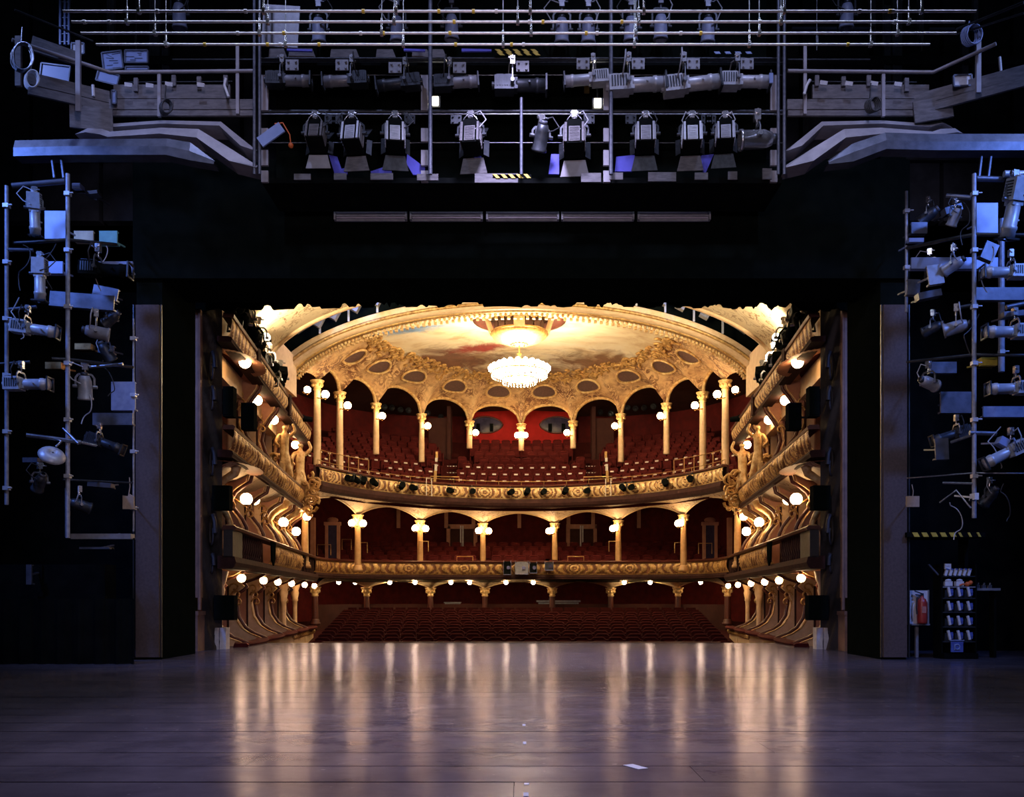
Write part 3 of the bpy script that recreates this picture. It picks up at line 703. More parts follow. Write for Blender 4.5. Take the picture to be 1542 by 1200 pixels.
# ---------------- upper balcony
def bell(o, t): return (-(8.8 + o) * cos(t), 35.0 + (10.5 + o) * sin(t))
BAL = [bell(0, pi * (.10 + .80 * i / 160)) for i in range(161)]
bal = thing('upper_balcony', 'great horseshoe balcony with ivory and gilt front and stepped red floor', 'balcony', (0, 46, 6))
nr = normals(BAL)
m = MB(); m.sweep(BAL, mould_prof(5.70, 6.12, .22), nr); obj('lower_moulding', m, DIMMOULD, bal)
m = MB(); m.sweep(BAL, rail_prof(6.80, .22, .1), nr); obj('rail', m, MAHOG, bal)
obj('frieze', relief(BAL, 6.12, 6.68, .08, 1.55, .05, fine=2.9), [GILT2, FRIEZESHADE], bal)
m = MB(); m.sweep(BAL, [(.1, 5.9), (.1, 6.72), (.2, 6.72), (.2, 5.9)], nr); obj('backing', m, DARKWALL, bal)
m = MB(); rr_ = [(x + nx * .02, y_ + ny * .02, 6.98) for (x, y_), (nx, ny) in zip(BAL, nr)]; m.tube(rr_, .018, 4)
for p in rr_[::8]: m.cyl((p[0], p[1], 6.75), p, .014, n=4)
obj('guard_rail', m, BRASS, bal)
COL2 = [(-8.75, 37.6), (-7.46, 42.4), (-4.95, 45.5), (-1.95, 47.2), (1.70, 47.2), (4.75, 45.5), (7.40, 42.4), (8.75, 37.6)]
sof, edge = fan_soffit(BAL, 5.72, COL2, 5.02, 5.62, 1.2); obj('soffit', sof, SOFFIT, bal)
m = MB(); m.tube(edge, .05, 5); obj('arch_moulding', m, CREAM, bal)
NROW = 8
def rowz(k): return 6.0 + .445 * k
m = MB()
for k in range(NROW + 2):
    o0, o1 = .25 + .76 * k, .25 + .76 * (k + 1); ts = [pi * (.12 + .76 * i / 48) for i in range(49)]
    a = [bell(o0, t_) for t_ in ts]; b = [bell(o1, t_) for t_ in ts]; z = rowz(k)
    m.grid([[(x, y_, z - .445) for x, y_ in a], [(x, y_, z) for x, y_ in a], [(x, y_, z) for x, y_ in b]], False)
obj('stepped_floor', m, CARPET, bal)
for i, (x, y_) in enumerate(COL2):
    column(x, y_, 2.5, 5.08, .145, f'slender column on the first circle carrying the balcony, {rank(i, 8)}', OCHRE)
    if i in (0, 7): tg = [(.12, -.42)]
    else: tg = [(-.16, -.1), (.24 * (1 if x < 0 else -1), -.16)]
    for q, (dx, dz) in enumerate(tg):
        globe_lamp((x + dx * 1.3 * (1 if i else 1), y_ - .34 - .06 * q, 4.72 + dz * .4), f'lit {"inner" if q else "outer"} globe on the circle column {rank(i, 8)}', .16, (x, y_ - .1, 4.58))
for i, (x, y_) in enumerate(CCOL):
    column(x, y_, 7.0 if abs(x) > 8 else (8.2 if abs(x) > 3 else 9.2), ZSP + .05, .16 if abs(x) > 8 else .145, f'tall cream column of the upper arcade, {rank(i, 11)}', CREAM, None, False)
    for q in ((-1, 1) if i == 5 else (1,)):
        sx = (1 if x < 0 else -1) if i != 5 else q; dx = .34 * sx if abs(x) < 8 else .42 * sx
        globe_lamp((x + dx if i != 5 else x + .2 * q, y_ - .32, 9.98), f'lit globe on the upper arcade column {rank(i, 11)}' + (', paired ' + ('right' if q > 0 else 'left') + ' globe' if i == 5 else ''), .17, (x, y_ - .1, 9.9))
for s in (-1, 1): globe_lamp((s * 8.95, 38.9, 10.0), f'lit globe by the end of the painted ceiling, {SIDE[s]} side', .15, (s * 9.2, 39.1, 9.95))
# projection booth wall with lens-shaped windows
bo = thing('projection_booth', 'bright red wall of the projection booth behind the two middle arches', 'booth', (0, 52.3, 9.4))
m = MB(); m.box((0, 52.5, 10.4), (6.2, .3, 3.2)); obj('wall_panel', m, REDBRIGHT, bo)
for s in (-1, 1):
    m = MB(); poly = [(s * 2.02 + .98 * cos(a) * (1 - .12 * abs(sin(a))), 11.02 + .46 * sin(a)) for a in [2 * pi * k / 24 for k in range(24)]]
    m.prism(poly, lambda a, b, t_: (a, 52.32 - t_, b), 0, .05); w_ = obj('booth_window', m, BOOTH, bo, label='lens shaped dark blue window')
    m = MB(); m.tube([(x, 52.27, z) for x, z in poly], .05, 5, True); obj('window_frame', m, MAHOG, w_)
    for q in (-.4, .35):
        m = MB(); m.box((s * 2.02 + q, 52.22, 10.85), (.2, .1, .45)); obj('projector_port', m, BLACK, w_)
# figures and lanterns in the shadowed side arches: round loudspeaker discs on the rear ceiling
for k, (px, py, d) in enumerate(((590, 614, 50), (603, 617, 50.5), (615, 618, 50.5), (644, 622, 51.5), (664, 628, 51.5), (904, 621, 51.5), (920, 623, 51), (945, 614, 50.5), (957, 615, 50.5), (970, 614, 50), (579, 613, 49.5), (984, 612, 49.5))):
    p = P(px, py, d); m = MB(); m.lathe([(.001, -.01), (.09, -.02), (.13, -.05), (.17, .0), (.17, .06), (.12, .09)], 12, (0, 0, 0))
    m.v = [(x, -z, yy) for x, yy, z in m.v]; o = put(m.mesh('round_spotlight', DARKPIPE), 'round_spotlight', None, p, label=f'small round lamp glinting in the dark behind the upper arcade, {ORD[k]} of the arcade lamps', category='spotlight', group='round lamps behind the upper arcade')
for o in [o for o in S.objects if o.get('group') == 'round lamps behind the upper arcade']: pass
for i, o in enumerate(sorted([o for o in S.objects if o.get('group') == 'round lamps behind the upper arcade'], key=lambda o: o.location.x)): o['label'] = f'small round lamp behind the upper arcade, {ORD[i]} of twelve from the left'

# ---------------- theatre seats
def seat_mesh(name, w=.5, h=.86, plate=True, mt=None):
    m = MB(); m.box((0, .12, .56), (w * .92, .09, .56), Matrix.Rotation(-.14, 3, 'X')); m.tube([(-w * .44, .16, .82), (-w * .3, .17, .88), (w * .3, .17, .88), (w * .44, .16, .82)], .045, 5)
    m.box((0, -.02, .50), (w * .84, .13, .40), Matrix.Rotation(.12, 3, 'X')); m.box((0, -.10, .3), (w * .8, .1, .08))
    for s in (-1, 1): m.box((s * w * .5, 0, .32), (.05, .40, .62)); m.box((s * w * .5, -.02, .65), (.06, .44, .04))
    if plate: m.cur = 1; m.box((0, -.10, .70), (.19, .02, .07))
    return m.mesh(name, [mt or VELVET, PLATE])
SM = seat_mesh('balcony_chair'); SMB = seat_mesh('balcony_chair', plate=False); SM2 = seat_mesh('stalls_chair', .54, plate=False, mt=STALLV); SM3 = seat_mesh('circle_chair', .52, plate=False)
TH = lambda n: str(n) + ('th' if 10 < n % 100 < 14 else {1: 'st', 2: 'nd', 3: 'rd'}.get(n % 10, 'th'))
AIS = 3.55
def bal_seats():
    n = 0; rest = MB()
    for k in range(NROW):
        o = .55 + .76 * k; path = resample([bell(o, pi * (.12 + .76 * i / 200)) for i in range(201)], .56); nr = normals(path)
        for (x, y_), (nx, ny) in zip(path, nr):
            if abs(abs(x) - AIS - .05 * k) < .52: continue
            if abs(x) > 9.6 or min(hypot(x - a, y_ - b) for a, b in CCOL) < .5: continue
            if k > 5 and AIS - .6 < abs(x) < AIS + 1.0: continue
            yield k, x, y_, atan2(-nx, ny) if False else atan2(ny, nx) - pi / 2
cand = list(bal_seats()); cand.sort(key=lambda c: (c[0] > 1, c[0] if abs(c[1]) < AIS else c[0] + 2))
rest = MB()
cnt_ = {}
top_ = sorted(cand[:290], key=lambda c: (c[0], c[1])); cand = top_ + cand[290:]
for q, (k, x, y_, rz) in enumerate(cand):
    if q < 290:
        cnt_[k] = cnt_.get(k, 0) + 1
        put(SM if k in (1, 2, 3) else SMB, 'balcony_chair', None, (x, y_, rowz(k)), (0, 0, rz), label=f'red balcony seat{" with number plate" if k in (1, 2, 3) else ""}, {TH(cnt_[k])} from the left in the {ORD[k]} row', category='seat', group=f'seats in the {ORD[k]} row of the upper balcony')
    else:
        R = Matrix.Rotation(rz, 3, 'Z'); v0 = Vector((x, y_, rowz(k)))
        rest.box(v0 + R @ Vector((0, .12, .58)), (.46, .1, .58), R); rest.box(v0 + R @ Vector((0, -.02, .5)), (.42, .13, .4), R); rest.box(v0 + R @ Vector((.27, 0, .35)), (.05, .4, .64), R)
if rest.v: one('balcony_seat_rows', rest, VELVET, 'further rows of red velvet seats high on the upper balcony', 'seats')['kind'] = 'stuff'
# aisle steps with pale nosings and white posts
for s in (-1, 1):
    t = thing('aisle_steps', f'stepped balcony aisle with dotted pale nosings, {SIDE[s]} of the middle block', 'steps', (s * AIS, 45, 6))
    for k in range(NROW):
        o = .25 + .76 * k; x = s * (AIS + .05 * k); y_ = 35 + (10.5 + o) * sqrt(max(0, 1 - (x / (8.8 + o)) ** 2))
        m = MB(); m.box((x, y_ + .2, rowz(k) - .10), (.95, .4, .2)); st = obj('step', m, CARPET, t)
        if k < 6:
            m = MB()
            for q in range(6): m.box((x - .4 + .16 * q, y_ - .01, rowz(k) - .01), (.09, .04, .035))
            obj('nosing', m, PLATE, st)
    for k in range(1, 6):
        o = .25 + .76 * k; x = s * (AIS + .62 + .05 * k); y_ = 35 + (10.5 + o) * sqrt(max(0, 1 - (x / (8.8 + o)) ** 2))
        m = MB(); m.box((x, y_, rowz(k) + .35), (.07, .07, .75)); m.box((x, y_ - .04, rowz(k) + .55), (.13, .02, .34)); obj('post', m, PLATE if k in (3, 4) else BRASS, t)
    xa, xb = s * (AIS - .55), s * (AIS + .8); m = MB(); yf = 35 + 10.7 * sqrt(1 - (AIS / 8.95) ** 2); m.tube([(xa, yf, 6.9), (xa, yf, 7.12), (xb, yf - .25, 7.12), (xb, yf - .25, 6.9)], .025, 5)
    obj('front_handrail', m, BRASS, t)
    # dark way out beside the middle block
    m = MB(); x = s * 4.5; m.box((x, 50.3, 9.7), (1.0, .2, 2.6)); m.box((x - s * .6, 50.6, 10.0), (.2, 1.2, 3.2)); one('gangway', m, DARKWALL, f'dark way out at the head of the balcony aisle, {SIDE[s]} of the middle block', 'doorway')
# guard rails above the side ends of the balcony
for s in (-1, 1):
    m = MB()
    for k in range(6):
        t_ = pi * (.13 + .02 * k); x, y_ = bell(.45, t_); x *= -s if False else 1
        x = abs(x) * s; m.cyl((x, y_, 6.6), (x, y_, 7.55), .02, n=5)
    m.tube([(abs(bell(.45, pi * (.13 + .02 * k))[0]) * s, bell(.45, pi * (.13 + .02 * k))[1], 7.55) for k in range(6)], .022, 5)
    one('balcony_end_rail', m, BRASS, f'tall thin guard rail at the {SIDE[s]} end of the upper balcony', 'railing')
# stalls
n = 0; rest = MB()
for k in range(17):
    d = 28.4 + 1.06 * k; z = -1.2 + max(0, (d - 30)) * .0765; half = min(bl(d) - 1.0, 8.5); cnt = int(2 * half / .58)
    for j in range(cnt):
        x = -half + (j + .5) * 2 * half / cnt; yy = d - .012 * x * x * .6
        if n < 300 and k >= 3:
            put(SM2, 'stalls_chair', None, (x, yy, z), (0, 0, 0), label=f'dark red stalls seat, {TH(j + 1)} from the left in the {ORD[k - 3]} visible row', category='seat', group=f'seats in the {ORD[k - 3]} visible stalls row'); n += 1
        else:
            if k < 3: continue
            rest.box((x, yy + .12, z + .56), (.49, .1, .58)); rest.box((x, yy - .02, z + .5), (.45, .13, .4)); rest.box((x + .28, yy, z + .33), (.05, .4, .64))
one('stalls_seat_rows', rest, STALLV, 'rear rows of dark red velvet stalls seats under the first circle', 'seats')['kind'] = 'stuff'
# first circle rows
for k in range(5):
    pth = resample([superel(9.03 + .55 + .8 * k, 5.1 + .55 + .8 * k, 40.4, 3.4, pi * (.13 + .74 * i / 120)) for i in range(121)], .62); nr = normals(pth)
    jn = 0
    for (x, y_), (nx, ny) in zip(pth, nr):
        if min(hypot(x - a, y_ - b) for a, b in COL2) < .6: continue
        if (abs(x) / 12.4) ** 2.6 + (abs(y_ - 38) / 15.2) ** 2.6 > .86: continue
        jn += 1
        put(SM3, 'circle_chair', None, (x, y_, 2.26 + .27 * k), (0, 0, atan2(ny, nx) - pi / 2), label=f'dark red circle seat, {TH(jn)} from the left in its {ORD[k]} row', category='seat', group=f'seats in the {ORD[k]} row of the first circle')
# circle handrails, doors, mirrors on the rear wall
for i, (px, py, w) in enumerate(((522, 812, 14), (546, 817, 14), (638, 815, 14), (700, 838, 24), (867, 838, 24), (925, 815, 16), (1022, 817, 12), (1062, 818, 20), (488, 820, 20))):
    d = 45.8 - .000022 * (px - 785) ** 2; p = P(px, py, d); hw = w * d / F / 2
    m = MB(); m.tube([(p.x - hw, p.y, p.z - .5), (p.x - hw, p.y, p.z), (p.x + hw, p.y, p.z), (p.x + hw, p.y, p.z - .5)], .022, 5); one('aisle_handrail', m, BRASS, f'thin bent handrail in the first circle, {ORD[i] if i < 8 else "leftmost"} of the circle handrails', 'handrail')
dn = 1
for x, yy in ((-3.3, 51.7), (3.35, 51.7)):
    m = MB()
    for q in (-.75, .75): m.box((x + q, yy, 4.0), (.2, .2, 2.6))
    m.box((x, yy, 5.25), (1.7, .2, .25)); dr = struct(f'door_{dn}', m, PINK); dn += 1
    for q in (-1, 1):
        m = MB(); m.box((x + q * .33, yy - .04, 4.1), (.60, .08, 2.3)); lf = obj('door_leaf', m, DARKWALL, dr)
        m = MB(); m.box((x + q * .33, yy - .12, 3.55), (.58, .06, .55)); obj('kick_panel', m, WHITEPAINT, lf)
        m = MB(); m.box((x + q * .06, yy - .11, 4.5), (.07, .06, 1.6)); obj('stile', m, WHITEPAINT, lf)
for s in (-1, 1):
    x, yy = s * 9.05, 44.6
    m = MB(); m.box((x - .28, yy, 3.9), (.14, .16, 1.8)); m.box((x + .28, yy, 3.9), (.14, .16, 1.8)); m.box((x, yy, 4.85), (.8, .2, .16)); m.box((x, yy, 2.98), (.75, .18, .1)); m.sphere((x, yy, 5.02), .2, 8, 6, (1.4, .5, .7))
    mr = thing('wall_mirror', f'tall cream framed mirror at the {SIDE[s]} end of the first circle', 'mirror', (x, yy, 3)); obj('frame', m, PINK, mr)
    m = MB(); m.box((x, yy + .02, 3.9), (.42, .06, 1.75)); obj('mirror_glass', m, BOOTH, mr)
    m = MB(); m.box((s * 9.9, 44.2, 3.6), (.2, .3, 3.0)); struct('trim_4', m, PINK)
for i, px in enumerate((600, 672, 713, 782, 856, 893, 962)):
    p = P(px, 780, 51.6); m = MB(); m.box((p.x, p.y, p.z), (.2, .12, 1.1)); struct('trim_5', m, PINK)
# black lamps fixed along the balcony front
BB = [(518, 712), (530, 716), (541, 717), (557, 722), (600, 728), (617, 733), (676, 741), (707, 743), (770, 745), (792, 745), (817, 743), (851, 743), (886, 740), (942, 733), (957, 731), (1008, 722), (1047, 716)]
for i, (px, py) in enumerate(BB):
    x = (px - 785) / F; t_ = None
    best = min(BAL, key=lambda p: abs(p[0] / p[1] - x)); nx, ny = normals(BAL)[BAL.index(best)]
    c = Vector((best[0] - nx * .3, best[1] - ny * .3, 6.42)); t = thing('balcony_spotlight', f'small black spotlight hung on the upper balcony front, {TH(i + 1)} of seventeen from the left' if i > 11 else f'small black spotlight hung on the upper balcony front, {ORD[i]} of seventeen from the left', 'spotlight', c)
    m = MB(); R = Matrix.Rotation(random.uniform(-.4, .4), 3, 'Z') @ Matrix.Rotation(random.uniform(-.3, .1), 3, 'X'); a = c + R @ Vector((0, -.26, 0)); b = c + R @ Vector((0, .16, 0)); m.cyl(a, b, .15, .12, 10); obj('body', m, BLACK, t)
    m = MB(); m.tube([c + Vector((-.16, 0, 0)), c + Vector((-.16, 0, .22)), c + Vector((.16, 0, .22)), c + Vector((.16, 0, 0))], .02, 5); m.bar(c + Vector((0, 0, .22)), c + Vector((nx * .25, ny * .25, .36)), .04, .04); obj('yoke', m, DARKPIPE, t)
# pairs of white rods on the balcony front
for i, px in enumerate((638, 648, 914, 924)):
    best = min(BAL, key=lambda p: abs(p[0] / p[1] - (px - 785) / F)); nx, ny = normals(BAL)[BAL.index(best)]; x, y_ = best[0] - nx * .22, best[1] - ny * .22
    m = MB(); m.cyl((x, y_, 6.1), (x, y_, 6.95), .022, n=6); m.bar((x, y_, 6.75), (x + nx * .24, y_ + ny * .24, 6.75), .03, .03); one('white_rod', m, PLATE, f'thin white rod standing off the balcony front, {ORD[i]} of four from the left', 'rod')
# projection gear in the middle of the first circle front
for i, (x, w, h, mt) in enumerate(((-.68, .34, .6, BLACK), (.02, .62, .55, GREYMETAL), (.58, .34, .45, BLACK), (1.35, .4, .34, DARKPIPE))):
    lab = ('black loudspeaker fixed at the left of the projector on the circle front', 'grey video projector in a cage in the middle of the circle front', 'black spotlight beside the projector on the circle front, its right neighbour', 'small dark box hung on the circle frieze right of the projector')[i]
    c = Vector((x, 45.12, 2.72 if i < 3 else 2.8)); t = thing(('loudspeaker', 'projector', 'spotlight', 'monitor_box')[i], lab, ('loudspeaker', 'projector', 'spotlight', 'box')[i], c)
    m = MB(); m.box(c, (w, .3, h)); m.box(c + Vector((0, -.02, h / 2 + .02)), (w * .8, .26, .05)); obj('body', m, mt, t)
    m = MB(); m.cyl(c + Vector((w * .15, -.15, .03)), c + Vector((w * .15, -.21, .03)), .09, n=12); obj('lens', m, BOOTH, t)
    m = MB(); m.bar(c + Vector((-w / 2, .1, -h / 2)), c + Vector((-w / 2, .1, h / 2 + .1)), .03, .03); m.bar(c + Vector((w / 2, .1, -h / 2)), c + Vector((w / 2, .1, h / 2 + .1)), .03, .03); m.bar(c + Vector((-w / 2, -.16, -h / 2)), c + Vector((w / 2, -.16, -h / 2)), .03, .03); obj('mounting_frame', m, PIPE, t)

# ---------------- ceiling lantern and chandelier
LX, LY = -.08, 38.7
ln = thing('ceiling_lantern', 'gilded saucer hung by cream straps below the round opening in the painted ceiling', 'lantern', (LX, LY, 12.2))
m = MB(); m.lathe([(1.05, 12.98), (1.55, 12.84), (1.75, 12.78), (1.95, 12.82), (1.95, 13.0)], 32, (LX, LY, 0)); obj('opening_ring', m, MAHOG, ln)
m = MB(); m.lathe([(.9, 13.3), (1.55, 12.86)], 32, (LX, LY, 0)); m.lathe([(.001, 13.3), (.9, 13.3)], 32, (LX, LY, 0)); obj('dark_recess', m, BLACK, ln)
m = MB(); m.lathe([(.001, 11.80), (.15, 11.78), (.2, 11.84), (.55, 11.88), (.9, 12.0), (1.12, 12.14), (1.2, 12.26), (1.16, 12.32), (1.0, 12.3)], 36, (LX, LY, 0)); obj('saucer', m, GILT, ln)
m = MB(); m.tube([(LX + 1.15 * cos(a), LY + 1.19 * sin(a), 12.3) for a in [2 * pi * k / 32 for k in range(32)]], .05, 6, True); obj('saucer_rim', m, BRASS, ln)
for k in range(4):
    a = pi / 4 * 0 + k * pi / 2 + (.0); ca, sa = cos(a), sin(a)
    m = MB(); R = Matrix.Rotation(a, 3, 'Z')
    rows = []
    for r, z in ((1.12, 12.24), (1.16, 12.36), (1.24, 12.6), (1.36, 12.95)):
        rows.append([Vector((LX, LY, z)) + R @ Vector((r + dx, dy, 0)) for dx, dy in ((-.1, -.22), (.1, -.22), (.1, .22), (-.1, .22))])
    m.grid(rows, False, True); obj('strap', m, CREAM, ln)
for k in range(16):
    a = 2 * pi * k / 16
    m = MB(); m.box((LX + 1.02 * cos(a), LY + 1.02 * sin(a), 12.5), (.03, .34, .5), Matrix.Rotation(a, 3, 'Z')); obj('lattice_panel', m, OCULUS, ln)
for k in range(12):
    a = 2 * pi * k / 12; m = MB(); m.sphere((LX + .3 * cos(a), LY + .3 * sin(a), 11.84), .07, 6, 4, (1, 1, .6)); obj('rosette_leaf', m, MAHOG, ln)
ch = thing('chandelier', 'great blazing crystal chandelier with tiers of lit bulbs hung from the ceiling lantern', 'chandelier', (LX, LY, 10.8))
m = MB(); m.cyl((LX, LY, 11.8), (LX, LY, 10.4), .035, n=8); m.lathe([(.02, 11.5), (.12, 11.45), (.05, 11.35), (.1, 11.2), (.03, 11.1)], 10, (LX, LY, 0)); obj('stem', m, BRASS, ch)
for r, z in ((1.16, 10.78), (.86, 11.02), (.5, 11.2), (.7, 10.5)):
    m = MB(); m.tube([(LX + r * cos(a), LY + r * sin(a), z - .1) for a in [2 * pi * k / 32 for k in range(32)]], .035, 6, True)
    for k in range(6):
        a = 2 * pi * k / 6; m.tube([(LX, LY, z), (LX + r * .5 * cos(a), LY + r * .5 * sin(a), z - .18), (LX + r * cos(a), LY + r * sin(a), z - .1)], .022, 5)
    obj('hoop', m, BRASS, ch)
for r, z, nb, rb in ((1.2, 10.84, 26, .105), (.9, 11.0, 18, .10), (.52, 11.1, 10, .095), (.95, 10.62, 18, .10), (.6, 10.46, 12, .10), (.22, 10.36, 5, .10)):
    for k in range(nb):
        a = 2 * pi * (k + .3) / nb; m = MB(); m.sphere((LX + r * cos(a), LY + r * sin(a), z), rb, 8, 6); obj('bulb', m, CHANDBULB, ch)
m = MB()
for r, z in ((1.16, 10.68), (.86, 10.92), (.7, 10.4), (1.0, 10.75), (.4, 10.35)):
    for k in range(int(r * 44)):
        a = 2 * pi * k / int(r * 44)
        for q in range(3): m.sphere((LX + r * cos(a), LY + r * sin(a), z - .09 * q), .026, 5, 3, (1, 1, 1.5))
obj('crystal_drops', m, CRYSTAL, ch, kind='stuff')

# ---------------- statues beside the balcony ends (half figures in gilt stucco)
def statue_mesh():
    v = [(0, 0, 0), (0, .02, .3), (0, 0, .58), (0, -.02, .80), (0, -.04, .95), (0, -.07, 1.14), (-.2, 0, .78), (-.36, -.1, .98), (-.24, -.14, 1.22), (.2, 0, .78), (.34, -.08, .5), (.22, -.18, .36), (.1, 0, -.35), (.16, .02, -.8), (-.12, .04, -.3), (-.2, .04, -.75)]
    e = [(0, 1), (1, 2), (2, 3), (3, 4), (4, 5), (3, 6), (6, 7), (7, 8), (3, 9), (9, 10), (10, 11), (0, 12), (12, 13), (0, 14), (14, 15)]
    rad = [.2, .15, .19, .11, .06, .14, .1, .07, .05, .1, .07, .05, .17, .22, .16, .2]
    me = bpy.data.meshes.new('statue'); me.from_pydata(v, e, []); me.materials.append(GILT2)
    o = bpy.data.objects.new('statue_work', me); COL.objects.link(o); sk = o.modifiers.new('s', 'SKIN')
    for i, r in enumerate(rad): me.skin_vertices[0].data[i].radius = (r, r * .85)
    me.skin_vertices[0].data[0].use_root = True
    sub = o.modifiers.new('u', 'SUBSURF'); sub.levels = 1; sub.render_levels = 1
    dg = bpy.context.evaluated_depsgraph_get(); res = bpy.data.meshes.new_from_object(o.evaluated_get(dg)); bpy.data.objects.remove(o)
    for p in res.polygons: p.use_smooth = True
    return res
STM = statue_mesh()
def carving(c, w, h, n, seed):
    random.seed(seed); m = MB()
    for _ in range(n):
        x0, z0, d0 = random.uniform(-w, w), random.uniform(-h, h), random.uniform(-.12, .12); a0 = random.uniform(0, 6.28); r = random.uniform(.12, .3); sg = random.choice((-1, 1))
        m.tube([(c[0] + x0 + r * (1 - k / 9) * cos(a0 + sg * k * .7), c[1] + d0, c[2] + z0 + r * (1 - k / 9) * sin(a0 + sg * k * .7)) for k in range(8)], [.07 - .006 * k for k in range(8)], 5)
    return m
for s in (-1, 1):
    for q, (d, o, z, sc) in enumerate(((33.0, .1, 6.25, 1.0), (36.3, .0, 6.0, 1.15))):
        ob = put(STM, 'statue', None, (s * bl(d, o), d - .1, z), (0, 0, -.5 * s), label=f'gilt half figure with raised arm, {"nearer" if q == 0 else "farther"} one at the {SIDE[s]} end of the balcony', category='statue'); ob.scale = (s * sc, sc, sc)
    one('carved_bracket', carving((s * bl(36.4, -.1), 36.2, 5.35), .55, .75, 46, 5), GILT, f'mass of gilt carved scrolls masking the {SIDE[s]} end of the balcony', 'ornament')
    one('carved_bracket', carving((s * bl(33.4, .3), 33.3, 5.9), .3, .5, 16, 9), GILT, f'gilt carved scrolls at the foot of the nearer {SIDE[s]} statue', 'ornament')
# ================================================================== STAGE MACHINERY
def PZ(px, py, Z):
    d = (Z - H) * F / (CY - py); return P(px, py, d)
MC = {}
def cached(key, fn, mats):
    if key not in MC: MC[key] = fn().mesh(key, mats)
    return MC[key]
def RX(a): return Matrix.Rotation(a, 3, 'X')
# --- prototypes, built round the yoke pivot, beam along +Y
def _clamp():
    m = MB(); m.box((0, 0, -.02), (.10, .09, .15)); m.cyl((-.07, 0, .02), (.07, 0, .02), .035, n=8); m.cyl((0, 0, -.09), (0, 0, -.18), .02, n=6)
    m.cyl((.05, -.06, -.02), (.12, -.06, -.02), .015, n=6); return m
def _yoke(w, h):
    def f():
        m = MB(); pts = [(-w, 0, -h), (-w, 0, -.25), (-w * .7, 0, -.18), (w * .7, 0, -.18), (w, 0, -.25), (w, 0, -h)]
        for a, b in zip(pts, pts[1:]): m.bar(a, b, .035, .018, (0, 1, 0))
        for s in (-1, 1): m.cyl((s * (w + .05), 0, -h), (s * (w - .03), 0, -h), .035, n=8)
        return m
    return f
def _barrel():
    m = MB(); m.lathe([(.001, 0), (.105, 0), (.11, .03), (.11, .34), (.125, .35), (.125, .40), (.115, .41), (.115, .52), (.001, .52)], 16); m.v = [(x, z + .06, -y) for x, y, z in m.v]
    m.cyl((.11, .3, 0), (.15, .3, 0), .02, n=6); return m
def _housing():
    m = MB(); m.box((0, -.15, 0), (.27, .34, .25)); m.box((0, -.15, .135), (.2, .26, .03)); m.box((0, .05, 0), (.2, .08, .2)); m.cyl((0, -.32, 0), (0, -.37, 0), .07, n=10); return m
def _vents():
    m = MB()
    for q in (-1, 1):
        for k in range(6): m.box((q * .138, -.27 + .045 * k, .02), (.012, .022, .17))
        for k in range(6): m.box((-.09 + .036 * k, -.15 + q * .08, .152), (.018, .12, .01))
    return m
def _frame():
    m = MB()
    for a in (-1, 1): m.box((a * .13, .6, 0), (.03, .03, .29)); m.box((0, .6, a * .13), (.29, .03, .03))
    return m
def _box():
    m = MB(); m.prism([(-.16, -.25), (.16, -.25), (.18, -.1), (.18, .18), (.11, .25), (-.11, .25), (-.18, .18), (-.18, -.1)], lambda a, b, t: Vector((a, t, b)), -.14, .28)
    m.box((0, .31, 0), (.34, .06, .40)); return m
def _fins():
    m = MB()
    for s in (-1, 1):
        m.box((s * .155, -.15, -.03), (.04, .03, .40)); m.box((s * .19, .03, -.02), (.012, .30, .34))
        for k in range(4): m.box((s * .195, -.08 + .08 * k, -.02), (.02, .015, .33))
    return m
def _rear():
    m = MB(); m.box((0, -.150, -.07), (.20, .02, .31))
    for k in range(12): m.box((0, -.163, -.20 + .024 * k), (.17, .012, .012))
    return m
def _door(sgn):
    def f():
        m = MB(); m.prism([(-.20, 0), (.20, 0), (.27, .27 * sgn), (-.27, .27 * sgn)], lambda a, b, t: Vector((a, .36 + t + .35 * abs(b), b + .23 * sgn)), 0, .012); return m
    return f
def _sdoor(sgn):
    def f():
        m = MB(); m.prism([(-.2, 0), (.2, 0), (.22, .12), (-.22, .12)], lambda a, b, t: Vector((sgn * (.2 + .8 * b), .36 + t + .5 * b, a * .8)), 0, .012); return m
    return f
def _can():
    m = MB(); m.lathe([(.001, -.22), (.09, -.21), (.13, -.1), (.135, .2), (.15, .21), (.15, .25), (.12, .25), (.11, .1), (.001, .08)], 14); m.v = [(x, z, -y) for x, y, z in m.v]; return m
def _canlid():
    m = MB(); m.lathe([(.05, -.28), (.07, -.27), (.07, -.21), (.05, -.2)], 10); m.v = [(x, z, -y) for x, y, z in m.v]; return m
